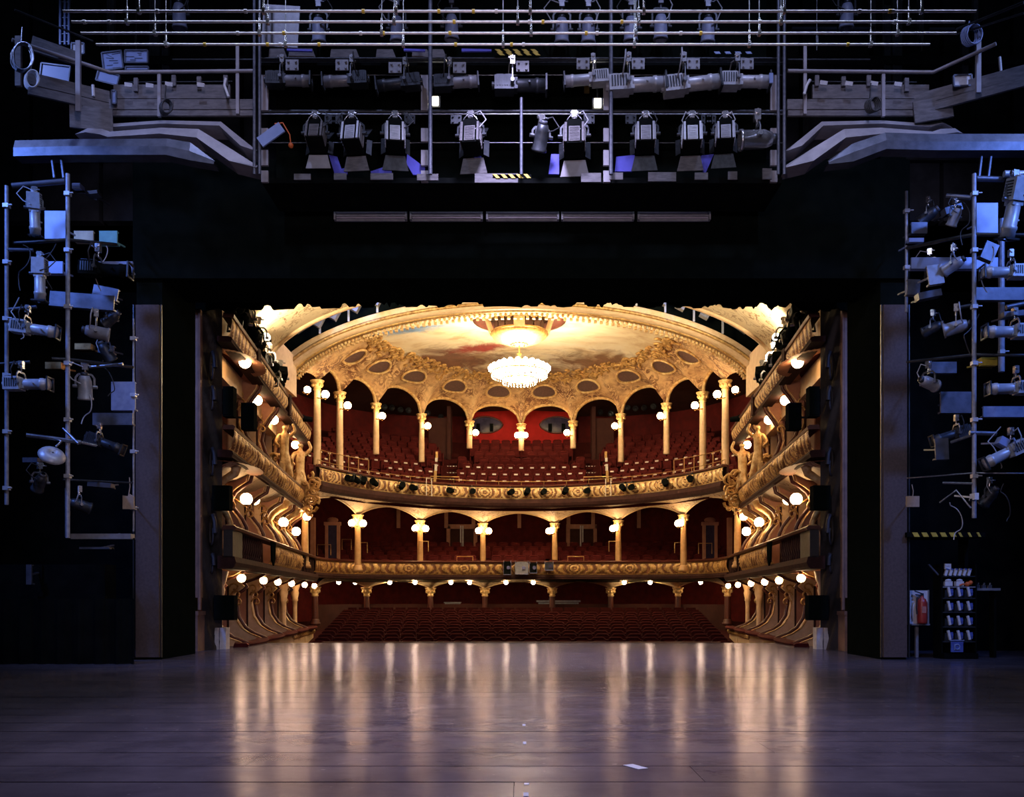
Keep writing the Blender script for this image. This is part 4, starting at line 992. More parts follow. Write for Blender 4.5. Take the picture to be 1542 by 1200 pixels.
def spot(kind, at, label, rotz=0, tilt=.3, sc=1.0, mats=(GREYMETAL, DARKPIPE), drop=.48, cable=True, cat='spotlight', roll=0, doors=None, bmat=None):
    """hung lantern: at = the point where its clamp grips; tilt > 0 points down; copies share their meshes"""
    t = thing('stage_spotlight', label, cat, at, None, rotz); t.scale = (sc,) * 3
    bm_, dm = mats
    w = {'profile': .17, 'box': .25, 'can': .17}[kind]
    hi = at[2] > 12; put(cached('clamp_hi' if hi else 'clamp', _clamp, STEELPOST if hi else BRIGHT), 'clamp', t)
    put(cached(f'yoke_{w}_{drop}_{at[2] > 12}', _yoke(w, drop), DARKPIPE if kind == 'box' or at[2] > 12 else PIPE), 'yoke', t)
    nm = lambda k: f'{k}_{bm_.name}'
    if kind == 'profile':
        b = put(cached(nm('housing'), _housing, bm_), 'lamp_housing', t, (0, 0, -drop), (-tilt, roll, 0))
        put(cached('barrel_' + (bmat or bm_).name, _barrel, bmat or bm_), 'lens_barrel', b); put(cached('vents', _vents, DARKPIPE), 'vent_slots', b); put(cached('frame', _frame, BRASS if roll else DARKPIPE), 'gel_frame', b)
    elif kind == 'box':
        def loop():
            m = MB(); m.tube([(.19 * cos(q), -.05 - .03 * sin(q), -.40 + .36 * sin(q)) for q in [pi * k / 10 for k in range(11)]], .012, 5); return m
        put(cached('loop', loop, BRIGHT), 'carrying_loop', t)
        b = put(cached(nm('boxbody'), _box, BLACK), 'lamp_housing', t, (0, 0, -drop), (-tilt, roll, 0))
        put(cached(nm('fins'), _fins, bm_), 'cooling_fins', b); put(cached(nm('rear'), _rear, bm_), 'ribbed_back', b)
        put(cached('door_up', _door(1), DARKPIPE), 'barn_door', b); put(cached('door_' + (doors or DARKPIPE).name, _door(-1), doors or DARKPIPE), 'barn_door', b)
        for sg in (-1, 1): put(cached(f'sdoor{sg}', _sdoor(sg), DARKPIPE), 'barn_door', b)
    else:
        b = put(cached(nm('can'), _can, bm_), 'can_body', t, (0, 0, -drop), (-tilt, roll, 0)); put(cached(nm('canlid'), _canlid, dm), 'lamp_cap', b)
    if cable:
        random.seed(len(bpy.data.objects)); a = random.choice((-1, 1)); q = random.uniform(.12, .26)
        m = MB(); m.tube([(0, -.03, -.05), (a * q, -.06, .02), (a * q * 1.6, -.08, -.16), (a * q, -.1, -drop * .75), (a * .05, -.14, -drop + .02)], .013, 5)
        put(m.mesh('power_cable', CABLE if random.random() < .5 else RUBBER), 'power_cable', t)
    return t

# ---------------- fly bars
LEN = ((95, 1470, 17), (108, 1453, 33), (122, 1440, 50), (145, 1400, 67)); ZB = 8.87
for i, (xa, xb, py) in enumerate(LEN):
    a, b = PZ(xa, py, ZB), PZ(xb, py, ZB)
    t = thing('fly_bar', f'long shiny steel fly bar hung across the stage, {ORD[i]} from the top', 'fly bar', ((a.x + b.x) / 2, a.y, ZB))
    m = MB(); m.cyl(a, b, .016, n=8); obj('pipe', m, BARPIPE, t)
    random.seed(20 + i)
    for k in range(7):
        x = a.x + (b.x - a.x) * (k + .5 + random.uniform(-.1, .1)) / 7; m = MB(); m.tube([(x, a.y, ZB + .03), (x, a.y, ZB + 9)], .006, 4); obj('wire_rope', m, PIPE, t)
        m = MB(); m.box((x, a.y, ZB), (.04, .06, .06)); m.cyl((x, a.y, ZB + .04), (x, a.y, ZB + .2), .014, n=5); obj('wire_clamp', m, BRIGHT, t)
    for k in range(9):
        x = random.uniform(a.x, b.x); m = MB(); m.tube([(x - .018, a.y, ZB), (x + .018, a.y, ZB)], .026, 8); obj('tape_band', m, random.choice((YELLOW, PAPER, PAPER)), t)

# ---------------- lighting bridge over the portal
DB = 17.5
br = thing('lighting_bridge', 'wide steel lighting bridge loaded with spotlights above the black portal', 'lighting bridge', (0, DB, 10))
ztop, zbot = 13.2, P(0, 270, DB).z
for px in (383, 391, 648, 785, 920, 1172, 1181):
    p = P(px, 100, DB - .2); m = MB(); m.cyl((p.x, p.y, zbot), (p.x, p.y, ztop if px != 785 else 10.6), .038 if px in (648, 920) else .03, n=8); obj('post', m, STEELPOST, br)
for px in (639, 914, 398, 1166):
    for ya, yb in ((112, 165), (192, 212), (225, 248), (256, 273)):
        a, b = P(px, ya, DB), P(px, yb, DB); m = MB(); m.box((a.x, a.y + .05, (a.z + b.z) / 2), (.13, .06, a.z - b.z)); obj('flat_upright', m, SHEET, br)
for py, r, dd in ((88, .02, 0), (93, .016, .3), (172, .014, -.05), (113, .012, .5), (215, .012, .5)):
    a, b = P(392, py, DB + dd), P(1180, py, DB + dd); m = MB(); m.cyl(a, b, r, n=6); obj('rail', m, PIPE if r < .02 else DARKPIPE, br)
for py, dd in ((168, .1), (90, .1)):
    a, b = P(392, py, DB + dd), P(1180, py, DB + dd); m = MB(); m.cyl(a, b, .035, n=8); obj('hanging_bar', m, DARKPIPE, br)
m = MB(); a = P(392, 268, DB); b = P(1180, 268, DB); m.box(((a.x + b.x) / 2, DB + .75, a.z + .0), (b.x - a.x, 1.3, .10)); obj('lower_deck', m, BLACK, br)
m = MB(); a = P(392, 82, DB); m.box((0, DB + .9, a.z + .03), (10.2, 1.1, .08)); obj('upper_deck', m, BLACK, br)
m = MB(); m.box((0, DB + 1.5, 11.45), (10.0, .06, 4.1)); obj('rear_screen', m, DRAPE, br)
for xa, xb, ya, yb in ((443, 468, 261, 272), (503, 522, 260, 272), (558, 592, 260, 272), (628, 660, 261, 273), (715, 780, 260, 277), (875, 905, 259, 276), (918, 938, 259, 272), (976, 1018, 258, 275), (1046, 1066, 259, 272), (1096, 1110, 257, 272), (1148, 1162, 252, 272)):
    a, b = P(xa, ya, DB - .05), P(xb, yb, DB - .05); m = MB(); m.box(((a.x + b.x) / 2, a.y, (a.z + b.z) / 2), (b.x - a.x, .03, (a.z - b.z) * .8)); obj('toe_plate', m, WORNBOARD, br)
for xa, xb, ya, yb in ((404, 432, 73, 86), (434, 475, 73, 86), (497, 541, 74, 86), (566, 596, 74, 86), (620, 648, 74, 86), (650, 672, 74, 86)):
    a, b = P(xa, ya, DB + .2), P(xb, yb, DB + .2); m = MB(); m.prism([(a.x, b.z), (b.x, b.z), (b.x - .06, a.z), (a.x + .02, a.z)], lambda u, v, t_: (u, DB + .2 + t_, v), 0, .03); obj('toe_plate', m, WORNBOARD, br)
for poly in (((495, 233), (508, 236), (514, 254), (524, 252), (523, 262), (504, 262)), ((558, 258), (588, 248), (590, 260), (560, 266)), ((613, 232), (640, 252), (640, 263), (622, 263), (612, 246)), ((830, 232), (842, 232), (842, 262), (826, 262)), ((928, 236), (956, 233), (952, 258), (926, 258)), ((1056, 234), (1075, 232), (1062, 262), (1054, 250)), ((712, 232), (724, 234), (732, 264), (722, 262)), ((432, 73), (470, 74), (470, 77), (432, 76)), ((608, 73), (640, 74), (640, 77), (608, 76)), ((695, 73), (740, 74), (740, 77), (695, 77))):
    pts = [P(x, y_, DB + .1) for x, y_ in poly]; m = MB(); m.prism([(p.x, p.z) for p in pts], lambda u, v, t_: (u, DB + .1 + t_, v), 0, .04); obj('blue_light_panel', m, BLUELIGHTPAINT, br, label='blue violet light painted as a panel between the lamps')  # patches of violet light painted as flat panels
for xa, xb, ya, yb, n in ((745, 812, 74, 83, 5), (742, 800, 262, 268, 5)):
    a, b = P(xa, ya, DB - .08), P(xb, yb, DB - .08); m = MB(); m.box(((a.x + b.x) / 2, a.y + .03, (a.z + b.z) / 2), (b.x - a.x, .03, a.z - b.z)); hp = obj('hazard_plate', m, BLACK, br)
    w = (b.x - a.x) / n
    for k in range(n):
        for q in range(2 if yb - ya > 7 else 1):
            hz = (a.z - b.z) / (2 if yb - ya > 7 else 1); x = a.x + w * (k + .12 + .22 * q); z0 = a.z - hz * (q + 1)
            m = MB(); m.prism([(x + .05, z0), (x + w * .5 + .05, z0), (x + w * .5 - .02, z0 + hz), (x - .02, z0 + hz)], lambda u, v, t_: (u, a.y + t_, v), 0, .012); obj('yellow_stripe', m, YELLOW, hp)
a, b = P(1075, 78, DB - .05), P(1130, 78, DB - .05)
for k in range(4):
    x = a.x + (b.x - a.x) * k / 3.5; m = MB(); m.prism([(x, a.z), (x + .10, a.z), (x + .13, a.z - .04), (x + .03, a.z - .04)], lambda u, v, t_: (u, DB - .06 + t_, v), 0, .012); obj('pale_stripe', m, BLUEGLASS, br)
# work lamps glaring through the bridge
for i, (px, py) in enumerate(((655, 152), (900, 155))):
    p = P(px, py, DB + .6); t = thing('work_lamp', f'glaring white work lamp inside the bridge, {"left" if i == 0 else "right"} of the two', 'work lamp', p)
    m = MB(); m.box(p, (.13, .03, .16)); obj('lamp_face', m, WORKLAMP, t)
    m = MB(); m.box(p + Vector((0, .08, 0)), (.2, .12, .22)); m.bar(p + Vector((0, .1, .1)), p + Vector((0, .1, .7)), .03, .03); obj('lamp_case', m, DARKPIPE, t)
    for dx, dz, w, h in ((-.22, .25, .16, .12), (-.2, .05, .1, .3)):
        m = MB(); m.box(p + Vector((dx, .2, dz + .4)), (w, .04, h)); obj('amber_flag', m, BRASS, t)
# upper row: profile spots hung on stems, seen from the side
UP = [(425, 88, 1, 'with a grey barrel pointing right, first of the upper row', DARKPIPE, .9, .02), (530, 88, -1, 'with a thin barrel pointing left, second of the upper row', DARKPIPE, .9, .05), (610, 92, -1, 'dark and low beside the amber flag, third of the upper row', DARKPIPE, .9, .1), (677, 92, 1, 'slim with a long arm, right of the first flat upright', DARKPIPE, .9, -.06),
      (772, 90, 1, 'dark, hung below the yellow hazard plate', DARKPIPE, 1.05, .0), (893, 86, -1, 'pale, tilted, pointing left at the second work lamp', PALEMETAL, .9, .08), (946, 86, 1, 'with a broad pale barrel right of the second flat upright', PALEMETAL, 1.15, -.05), (1029, 86, 1, 'with the brightest white barrel tipped up', PALEMETAL, 1.15, -.12), (1110, 86, 1, 'pale, at the far right of the upper row', PALEMETAL, 1.0, .0)]
for px, py, dr, lab, mt, sc, tl in UP:
    at = P(px, py, DB - .1); spot('profile', at, f'profile spotlight {lab}', -pi / 2 * dr, tl, sc, (mt, DARKPIPE), .46, bmat=GREYMETAL if px < 600 or px == 677 else None)
    m = MB(); q = P(px + (15 if dr > 0 else -15), py + 10, DB - .12); m.box(q, (.24, .02, .2))
    for dx in (-.07, .07):
        for dz in (-.06, .06): m.cyl(q + Vector((dx, -.005, dz)), q + Vector((dx, -.04, dz)), .022, n=6)
    obj('clamp_plate', m, GREYMETAL, br)
# lower row: box lanterns seen from behind
LOWR = [(475, 172, .8, 'dark boxy', .95, WORNBOARD), (530, 172, .55, 'boxy', 1.0, GREYMETAL), (595, 172, .35, 'bright backed boxy', 1.0, PALEMETAL), (709, 172, .45, 'twin finned boxy', 1.05, WORNBOARD), (865, 172, .5, 'tall boxy', 1.1, WORNBOARD), (972, 172, .4, 'boxy', 1.0, GREYMETAL), (1042, 172, .4, 'bright ribbed boxy', 1.0, PALEMETAL), (1092, 172, .45, 'grey boxy', .95, GREYMETAL)]
for i, (px, py, tl, ad, sc, mt) in enumerate(LOWR):
    spot('box', P(px, py, DB - .25), f'{ad} spotlight with barn doors, {ORD[i]} of the lower row from the left', random.uniform(-.12, .12), tl * .45, sc * .92, (mt, DARKPIPE), .40, doors=(SHEET, WORNBOARD, None, WORNBOARD, SHEET, None, WORNBOARD, None)[i])
    q = P(px - 22 if i % 2 else px + 22, py + 8, DB - .2); m = MB(); m.box(q, (.2, .02, .16))
    for dx in (-.06, .06):
        for dz in (-.05, .05): m.cyl(q + Vector((dx, -.005, dz)), q + Vector((dx, -.04, dz)), .02, n=6)
    obj('clamp_plate', m, DARKPIPE, br)
spot('can', P(1140, 172, DB - .3), 'shiny short can lying sideways at the right end of the lower row', pi / 2, .05, 1.3, (BRIGHT, DARKPIPE), .36)
spot('can', P(815, 178, DB - .3), 'grey flood with a wire loop, right of the middle of the lower row', .3, .9, 1.0, (DARKPIPE, STEELPOST), .34)
for i, (px, py, w, h, ro, mt, lab) in enumerate(((408, 203, .50, .20, -.62, BLUEGLASS, 'pale blue tilted flap at the left end of the bridge'), (423, 40, .7, .8, .06, GREYMETAL, 'grey panel leaning behind the fly bars above the left of the bridge'), (1161, 118, .07, .18, 0, BLUEGLASS, 'small pale blue box at the right end of the bridge'), (1140, 1, .01, .01, 0, PAPER, ''))):
    if not lab: continue
    c = P(px, py, DB + (.4 if i == 1 else -.3)); m = MB(); m.box(c, (w, .04, h), Matrix.Rotation(ro, 3, 'Y')); m.box(c + Vector((0, .03, h * .4)), (w * .3, .05, .05)); one(('flap', 'panel', 'box', 'paper')[i], m, mt, lab, ('flap', 'panel', 'box', 'paper')[i])
m = MB(); p = P(438, 219, DB - .3); m.sphere(p, .05, 8, 6); m.tube([p, p + Vector((-.02, 0, .2)), p + Vector((-.15, 0, .42)), p + Vector((-.3, 0, .4))], .012, 5); one('red_plug', m, [ORANGE], 'small red plug dangling on its cable at the left of the bridge', 'plug')
# par cans glimpsed above, between the fly bars
for i, (px, py) in enumerate(((270, 28), (480, 50), (598, 48), (680, 45), (846, 50), (886, 50), (950, 48), (995, 45), (1066, 50), (1275, 28))):
    spot('can', P(px, py - 46, 18.6), f'blue lit can spotlight behind the fly bars, {ORD[i]} of ten from the left', 0, 1.45, 1.0, (UPRIGHT, DARKPIPE), .55)
for i, px in enumerate((452, 478, 530, 556, 592, 662, 690, 712, 858, 930, 1015, 1060, 1066, 1130, 1230, 1330, 1345, 1388, 205, 165)):
    random.seed(i); p = P(px, 60, 19 + random.random() * 2); m = MB(); m.tube([(p.x, p.y, p.z - random.uniform(0, .3)), (p.x, p.y, 16)], .012, 5); m.box((p.x, p.y, p.z), (.05, .05, .14)); one('hanging_cable', m, PIPE, '', 'wire', 'wire ropes above the bridge')
for i, o in enumerate(sorted([o for o in S.objects if o.get('group') == 'wire ropes above the bridge'], key=lambda o: o.data.vertices[0].co.x)): o['label'] = f'thin vertical wire rope high above the portal, {TH(i + 1)} of twenty from the left'
# tall blue-grey uprights far behind at both sides
for i, (px, w, ya, yb) in enumerate(((168, .14, -5, 60), (234, .20, -5, 100), (250, .12, 75, 110), (1270, .16, 5, 40), (1313, .12, -5, 70), (1335, .14, 10, 130), (1350, .2, -5, 150), (1386, .1, -5, 60), (1452, .14, 50, 135), (1468, .1, -5, 125))):
    a, b = P(px, ya, 22.40), P(px, yb, 22.40); w *= 1.18; m = MB(); m.box((a.x, a.y, (a.z + b.z) / 2), (w, .1, a.z - b.z)); m.box((a.x - w * .4, a.y - .06, (a.z + b.z) / 2), (w * .2, .04, a.z - b.z)); one('steel_upright', m, UPRIGHT, f'blue grey steel upright behind the {"left" if px < 700 else "right"} gallery, {ORD[i if i < 3 else i - 3]} from the left', 'upright')
for i, (px, py, w) in enumerate(((1130, 58, .4), (1226, 44, .9), (1290, 44, .7), (1418, 45, .5))):
    p = P(px, py, 22.40); w *= 1.2; m = MB(); m.box(p, (w, .1, .06)); m.box(p + Vector((0, .04, -.04)), (w, .02, .05)); one('pale_strip', m, BLUEGLASS, f'pale blue strip light behind the fly bars at the right, {ORD[i]} from the left', 'strip light')
t = thing('ladder', 'blue lit steel ladder at the upper left corner', 'ladder', P(95, 60, 18.2))
for px in (91, 98, 104): a, b = P(px, -5, 18.2), P(px, 68, 18.2); m = MB(); m.box((a.x, a.y, (a.z + b.z) / 2), (.035, .05, a.z - b.z)); obj('rail', m, BLUEGLASS, t)
for k in range(6): a, b = P(91, 3 + 12 * k, 18.2), P(104, 3 + 12 * k, 18.2); m = MB(); m.cyl(a, b, .014, n=5); obj('rung', m, PIPE, t)

# ---------------- fluorescent battens on the header
for i, px in enumerate((558, 672, 787, 900, 1015)):
    c = P(px, 324, 19.25); t = thing('fluorescent_batten', f'unlit double fluorescent fitting on the black header, {ORD[i]} of five from the left', 'light fitting', c)
    w = 1.47
    m = MB(); m.box(c + Vector((0, .07, 0)), (w, .05, .20)); m.box(c + Vector((-w / 2, .02, 0)), (.04, .12, .20)); m.box(c + Vector((w / 2, .02, 0)), (.04, .12, .20)); m.box(c + Vector((0, .03, 0)), (w, .06, .02)); obj('housing', m, PALEMETAL, t)
    for q in (-.05, .05): m = MB(); m.cyl(c + Vector((-w / 2 + .03, 0, q)), c + Vector((w / 2 - .03, 0, q)), .02, n=8); obj('tube', m, TUBEW, t)
    for q in (-.5, .5): m = MB(); m.bar(c + Vector((q, .12, .0)), c + Vector((q, .26, .0)), .03, .03); obj('bracket', m, DARKPIPE, t)

# ---------------- galleries at both sides
def strip_prism(pts_top, h, d0, dep, lean=.0):
    m = MB(); k = len(pts_top)
    tp = [P(x, y_, d0) for x, y_ in pts_top]
    hs = h if isinstance(h, (list, tuple)) else [h] * k
    bt = [P(x, y_ + hh, d0) for (x, y_), hh in zip(pts_top, hs)]
    rows = [[p + Vector((0, dep, .05)) for p in tp], [p + Vector((0, lean, 0)) for p in tp], bt, [p + Vector((0, dep, 0)) for p in bt]]
    m.grid(rows, False, False, True); return m
for s in (-1, 1):
    sd = SIDE[s]; X = (lambda x: x) if s < 0 else (lambda x: 1570 - x)
    D = 17.6
    g = thing('side_gallery', f'boarded steel working gallery high at the {sd} of the stage', 'gallery', P(X(280), 150, D))
    def board(pa, pb, h, d=D, mt=WORNBOARD, nm='board', th=.06):
        pa, pb = (pa if isinstance(pa, Vector) else P(X(pa[0]), pa[1], d)), (pb if isinstance(pb, Vector) else P(X(pb[0]), pb[1], d))
        m = MB(); m.bar(pa, pb, th, h); return obj(nm, m, mt, g)
    board((172, 139), (347, 139), .26); board((165, 158), (385, 158), .19); board((165, 171), (384, 171), .10)
    board((174, 173), (384, 173), .03, D + .3, CHANNEL)
    ZA, ZB2 = P(0, 150, D).z, P(0, 166, D).z
    if s < 0: A1, B1, A2, B2 = P(165, 147, D), PZ(42, 118, ZA), P(165, 163, D), PZ(42, 135, ZB2)
    else: A1, B1, A2, B2 = P(1377, 152, D), PZ(1548, 106, ZA + .1), P(1377, 168, D), PZ(1548, 122, ZB2 + .1)
    board(A1, B1, .22); board(A2, B2, .16)
    # posts and handrails
    for px, ya, yb in ((240, 108, 176), (358, 66, 172), (262, 114, 130), (340, 114, 130), (205, 118, 138), (300, 116, 130)):
        a, b = P(X(px), ya, D - .06), P(X(px), yb, D - .06); w = .10 if px in (240, 358) else .13
        m = MB(); m.box((a.x, a.y, (a.z + b.z) / 2), (w * .6, .05, a.z - b.z)); obj('post', m, SHEET if px in (240, 358) else WORNBOARD, g)
    px = 118; a, b = (P(118, 62, 17.1), P(118, 168, 17.1)) if s < 0 else (P(1473, 42, 17.0), P(1473, 140, 17.0))
    m = MB(); m.box((a.x, a.y, (a.z + b.z) / 2), (.085, .06, a.z - b.z)); obj('post', m, SHEET, g)
    m = MB(); m.tube([P(X(384), 107, D - .08), P(X(165), 109, D - .08), PZ(18, 60, P(0, 109, D).z) if s < 0 else PZ(1500, 66, P(0, 109, D).z + .02)], .035, 6); obj('handrail', m, SHEET, g)
    m = MB(); m.tube([P(X(384), 90, D + .5), P(X(260), 90, D + .5)], .02, 5); m.tube([P(X(350), 123, D + .3), P(X(190), 124, D + .3)], .015, 5); obj('cross_rail', m, DARKPIPE, g)
    if s < 0:
        board(P(48, 62, 16.9), P(116, 86, 17.2), .18); board(P(48, 75, 16.9), P(116, 97, 17.2), .05)
        board(P(28, 55, 16.4), P(28, 130, 16.4), .10); m = MB(); m.tube([P(22, 15, 16.6), P(140, 62, 17.4)], .02, 5); obj('cross_rail', m, DARKPIPE, g)
        board(P(105, 175, 17.3), P(170, 182, 17.5), .42, th=.05); board(P(140, 168, 17.45), P(160, 176, 17.5), .2)
    else:
        m = MB(); m.tube([P(1440, 45, 17.2), P(1542, 4, 16.2)], .03, 5); m.tube([P(1440, 52, 17.2), P(1542, 20, 16.2)], .02, 5); obj('cross_rail', m, DARKPIPE, g)
        board(P(1376, 170, 17.5), P(1434, 160, 17.4), .4, th=.05)
    # stepped sheet metal covers
    LA = [(133, 187), (150, 177), (168, 182), (240, 177), (330, 179), (362, 205), (385, 223)]
    LB = [(113, 199), (128, 189), (150, 190), (162, 194), (240, 188), (296, 190), (345, 220), (386, 246)]
    cv = thing('stepped_cover', f'stepped grey sheet metal cover bending down under the {sd} gallery', 'metal cover', P(X(250), 190, 17.3))
    for nm, pl, h, d0 in (('sheet', LA, [8, 8, 9, 9, 10, 14, 4], 17.5), ('sheet', LB, [3, 10, 12, 12, 13, 17, 22, 6], 17.25)):
        q = [(X(x), y_) for x, y_ in pl]
        if s > 0: q = q[::-1]; h = h[::-1]
        mm = strip_prism(q, h, d0, .55, .10); obj(nm, mm, SHEET, cv)
    bm_ = [(20, 209), (105, 207), (250, 206), (285, 212), (322, 240)] if s < 0 else [(X(322), 240), (X(285), 214), (X(235), 197), (X(165), 199), (1560, 199)]
    c1 = thing('steel_channel', f'long blue lit steel channel under the {sd} gallery', 'steel beam', P(X(130), 220, 17.0))
    hh = [13, 13, 14, 15, 4] if s < 0 else [4, 15, 14, 14, 14]
    obj('web', strip_prism(bm_, hh, 17.0, .3, .06), CHANNEL, c1)
    obj('flange', strip_prism([(x, y_ + h_) for (x, y_), h_ in zip(bm_, hh)], [13, 13, 13, 14, 3] if s < 0 else [3, 14, 13, 13, 13], 16.97, .3), CHANNEL, c1)
    for px in (78, 92): m = MB(); a, b = P(X(px), 236, 17.1), P(X(px + 4), 268, 17.1); m.bar(a, b, .05, .03); obj('hanger', m, CHANNEL, c1)
# coils of cable, paper labels, boards and screens on the galleries
def coil(px, py, d, r, mt, lab, hang=.3):
    c = P(px, py, d); random.seed(int(px)); m = MB()
    for k in range(5): m.tube([c + Vector((r * (1 + .06 * random.uniform(-1, 1)) * .75 * cos(a) + .02 * k, -.02 * k, r * sin(a))) for a in [2 * pi * q / 18 for q in range(18)]], .014, 5, True)
    m.tube([c + Vector((0, 0, r)), c + Vector((.02, 0, r + hang))], .014, 5); one('cable_coil', m, mt, lab, 'cable')
coil(32, 88, 16.2, .24, PIPE, 'large loose coil of pale cable hung at the far upper left'); coil(46, 122, 16.2, .15, PAPER, 'small white cable bundle hung below the large coil at upper left'); coil(248, 163, 17.3, .13, RUBBER, 'dark cable coil hung on the boards of the left gallery'); coil(1310, 160, 17.3, .13, RUBBER, 'dark cable coil hung on the boards of the right gallery'); coil(1458, 55, 17.0, .18, BLUEGLASS, 'pale blue cable loop high at the right gallery corner', .1)
for i, (px, py, w, h, d, mt, lab, nm) in enumerate(((170, 92, .38, .34, 18.0, BLUEGLASS, 'pale blue notice sheet with scribbles behind the left gallery rail', 'notice_sheet'), (206, 86, .44, .24, 18.0, BLUEGLASS, 'pale control sheet on the wall right of the scribbled notice', 'notice_sheet'), (207, 104, .44, .07, 18.0, BLUEGLASS, 'narrow pale strip below the control sheet', 'notice_strip'), (163, 118, .42, .2, 17.95, BLUEGLASS, 'blue lit slanted board below the scribbled notice', 'slanted_board'), (83, 116, .55, .44, 17.6, BLUEGLASS, 'blue lit window panel in a pale frame at the far upper left', 'window_panel'), (118, 74, .24, .20, 17.8, PAPER, 'bright paper behind the left gallery corner post', 'notice_sheet'), (172, 147, .08, .24, 17.5, BLUEGLASS, 'small blue vertical plate at the corner of the left gallery boards', 'plate'), (1449, 122, .33, .2, 17.2, PAPER, 'stack of pale papers lying on the right gallery boards', 'paper_stack'))):
    c = P(px, py, d); t = thing(nm, lab, nm.split('_')[-1], c); R = Matrix.Rotation((-.12, 0, 0, .25, .12, .0, 0, -.05)[i], 3, 'Y')
    m = MB(); m.box(c, (w, .03, h), R); obj('sheet', m, mt, t)
    m = MB()
    for q in (-1, 1): m.box(c + R @ Vector((q * w / 2, -.01, 0)), (.025, .05, h), R); m.box(c + R @ Vector((0, -.01, q * h / 2)), (w, .05, .025), R)
    obj('frame', m, CHANNEL, t)
    if i in (0, 1):
        random.seed(i); m = MB()
        for q in range(7): m.box(c + Vector((random.uniform(-w * .3, w * .3), -.02, -h * .4 + h * .8 * q / 6)), (random.uniform(.05, .18), .008, .008), Matrix.Rotation(random.uniform(-.5, .5) * (1 - i), 3, 'Y'))
        obj('scribbles', m, CHANNEL, t, kind='stuff')
for i, (px, py) in enumerate(((193, 130), (225, 131), (254, 129), (302, 130), (1240, 127), (1278, 128), (1316, 128), (1352, 129))):
    c = P(px, py, 17.4); m = MB(); m.prism([(-.07, 0), (.07, -.01), (.08, .05), (-.06, .07)], lambda a, b, t_: c + Vector((a, t_ - b * .3, b)), 0, .02); one('paper_tag', m, PAPER, f'small white paper tag on top of the {"left" if i < 4 else "right"} gallery boards, {ORD[i % 4]} from left', 'tag')
for i, (pts, lab) in enumerate((([(340, 118), (338, 128), (344, 146)], 'white hanging strap at the right end of the left gallery'), ([(140, 128), (141, 145)], 'white strap on the left gallery corner board'), ([(1220, 120), (1215, 128), (1211, 142)], 'white hanging strap at the left end of the right gallery'), ([(1505, 86), (1507, 108)], 'pale clip standing on the far right gallery board'))):
    m = MB(); m.tube([P(x, y_, 17.4) for x, y_ in pts], .03, 5); one('strap', m, PAPER, lab, 'strap')

# ---------------- lighting towers in the wings
def tower(s, posts, rails, lab):
    t = thing('lighting_tower', lab, 'lighting tower', P(posts[0][0], 900, posts[0][3]))
    for px, ya, yb, d, r in posts: a, b = P(px, ya, d), P(px, yb, d); m = MB(); m.cyl(a, (a.x, a.y, b.z), r, n=8); obj('post', m, TOWERPIPE, t)
    for pl, r, mt in rails: m = MB(); m.tube([P(*q) for q in pl], r, 6); obj('rail', m, mt, t)
    for px, ya, yb, d, r in posts:
        for py in range(int(ya) + 30, int(yb) - 20, 85): c = P(px, py, d - .02); m = MB(); m.box(c, (.10, .10, .07)); m.cyl(c + Vector((.05, -.05, 0)), c + Vector((.12, -.05, 0)), .015, n=5); obj('coupler', m, PALEMETAL, t)
    return t
tl = tower(-1, ((10, 280, 760, 16.6, .035), (102, 262, 810, 16.8, .04), (201, 480, 800, 18.5, .02)), (
    ([(18, 280, 16.6), (98, 273, 16.8)], .05, CHANNEL), ([(20, 366, 16.7), (60, 364, 16.7), (102, 361, 16.8), (175, 368, 18.2)], .03, DARKPIPE), ([(10, 376, 16.6), (50, 377, 16.7)], .035, CHANNEL), ([(10, 466, 16.6), (55, 462, 16.7)], .03, CHANNEL), ([(78, 540, 16.7), (102, 541, 16.8), (200, 553, 18.4)], .03, DARKPIPE), ([(0, 548, 16.6), (45, 545, 16.7)], .03, DARKPIPE), ([(135, 553, 17.5), (185, 548, 17.5)], .03, PIPE), ([(40, 655, 16.6), (80, 660, 16.7), (122, 666, 16.8)], .04, PIPE), ([(95, 645, 16.8), (118, 668, 16.7)], .025, PIPE), ([(122, 666, 16.8), (145, 671, 17)], .03, BRIGHT), ([(95, 722, 17.4), (200, 727, 18.4)], .02, DARKPIPE), ([(100, 735, 16.8), (100, 808, 16.8)], .03, PIPE)), 'pipe tower full of spotlights in the left wing')
tr = tower(1, ((1365, 288, 470, 18.5, .03), (1467, 262, 780, 17.0, .04), (1508, 330, 560, 18.0, .06)), (
    ([(1365, 374, 18.5), (1420, 362, 17.6), (1467, 353, 17.0), (1545, 354, 16.8)], .035, DARKPIPE), ([(1366, 545, 18.5), (1467, 534, 17.0), (1545, 535, 16.8)], .03, DARKPIPE), ([(1366, 720, 18.5), (1467, 712, 17.0), (1545, 713, 16.8)], .015, PIPE), ([(1470, 269, 17), (1512, 270, 17)], .05, CHANNEL), ([(1512, 262, 16.9), (1545, 262, 16.9)], .06, PALEMETAL), ([(1425, 295, 17.4), (1462, 298, 17.2)], .045, CHANNEL), ([(1445, 463, 17.1), (1472, 458, 17.0)], .035, DARKPIPE), ([(1515, 463, 16.9), (1545, 457, 16.9)], .05, CHANNEL), ([(1460, 652, 17), (1500, 653, 17)], .045, CHANNEL), ([(1432, 666, 17.3), (1464, 655, 17.0)], .03, PIPE), ([(1420, 727, 17.4), (1465, 728, 17.0)], .025, PIPE), ([(1415, 757, 17.4), (1440, 738, 17.2), (1462, 765, 17.1)], .018, PIPE)), 'pipe tower full of spotlights in the right wing')
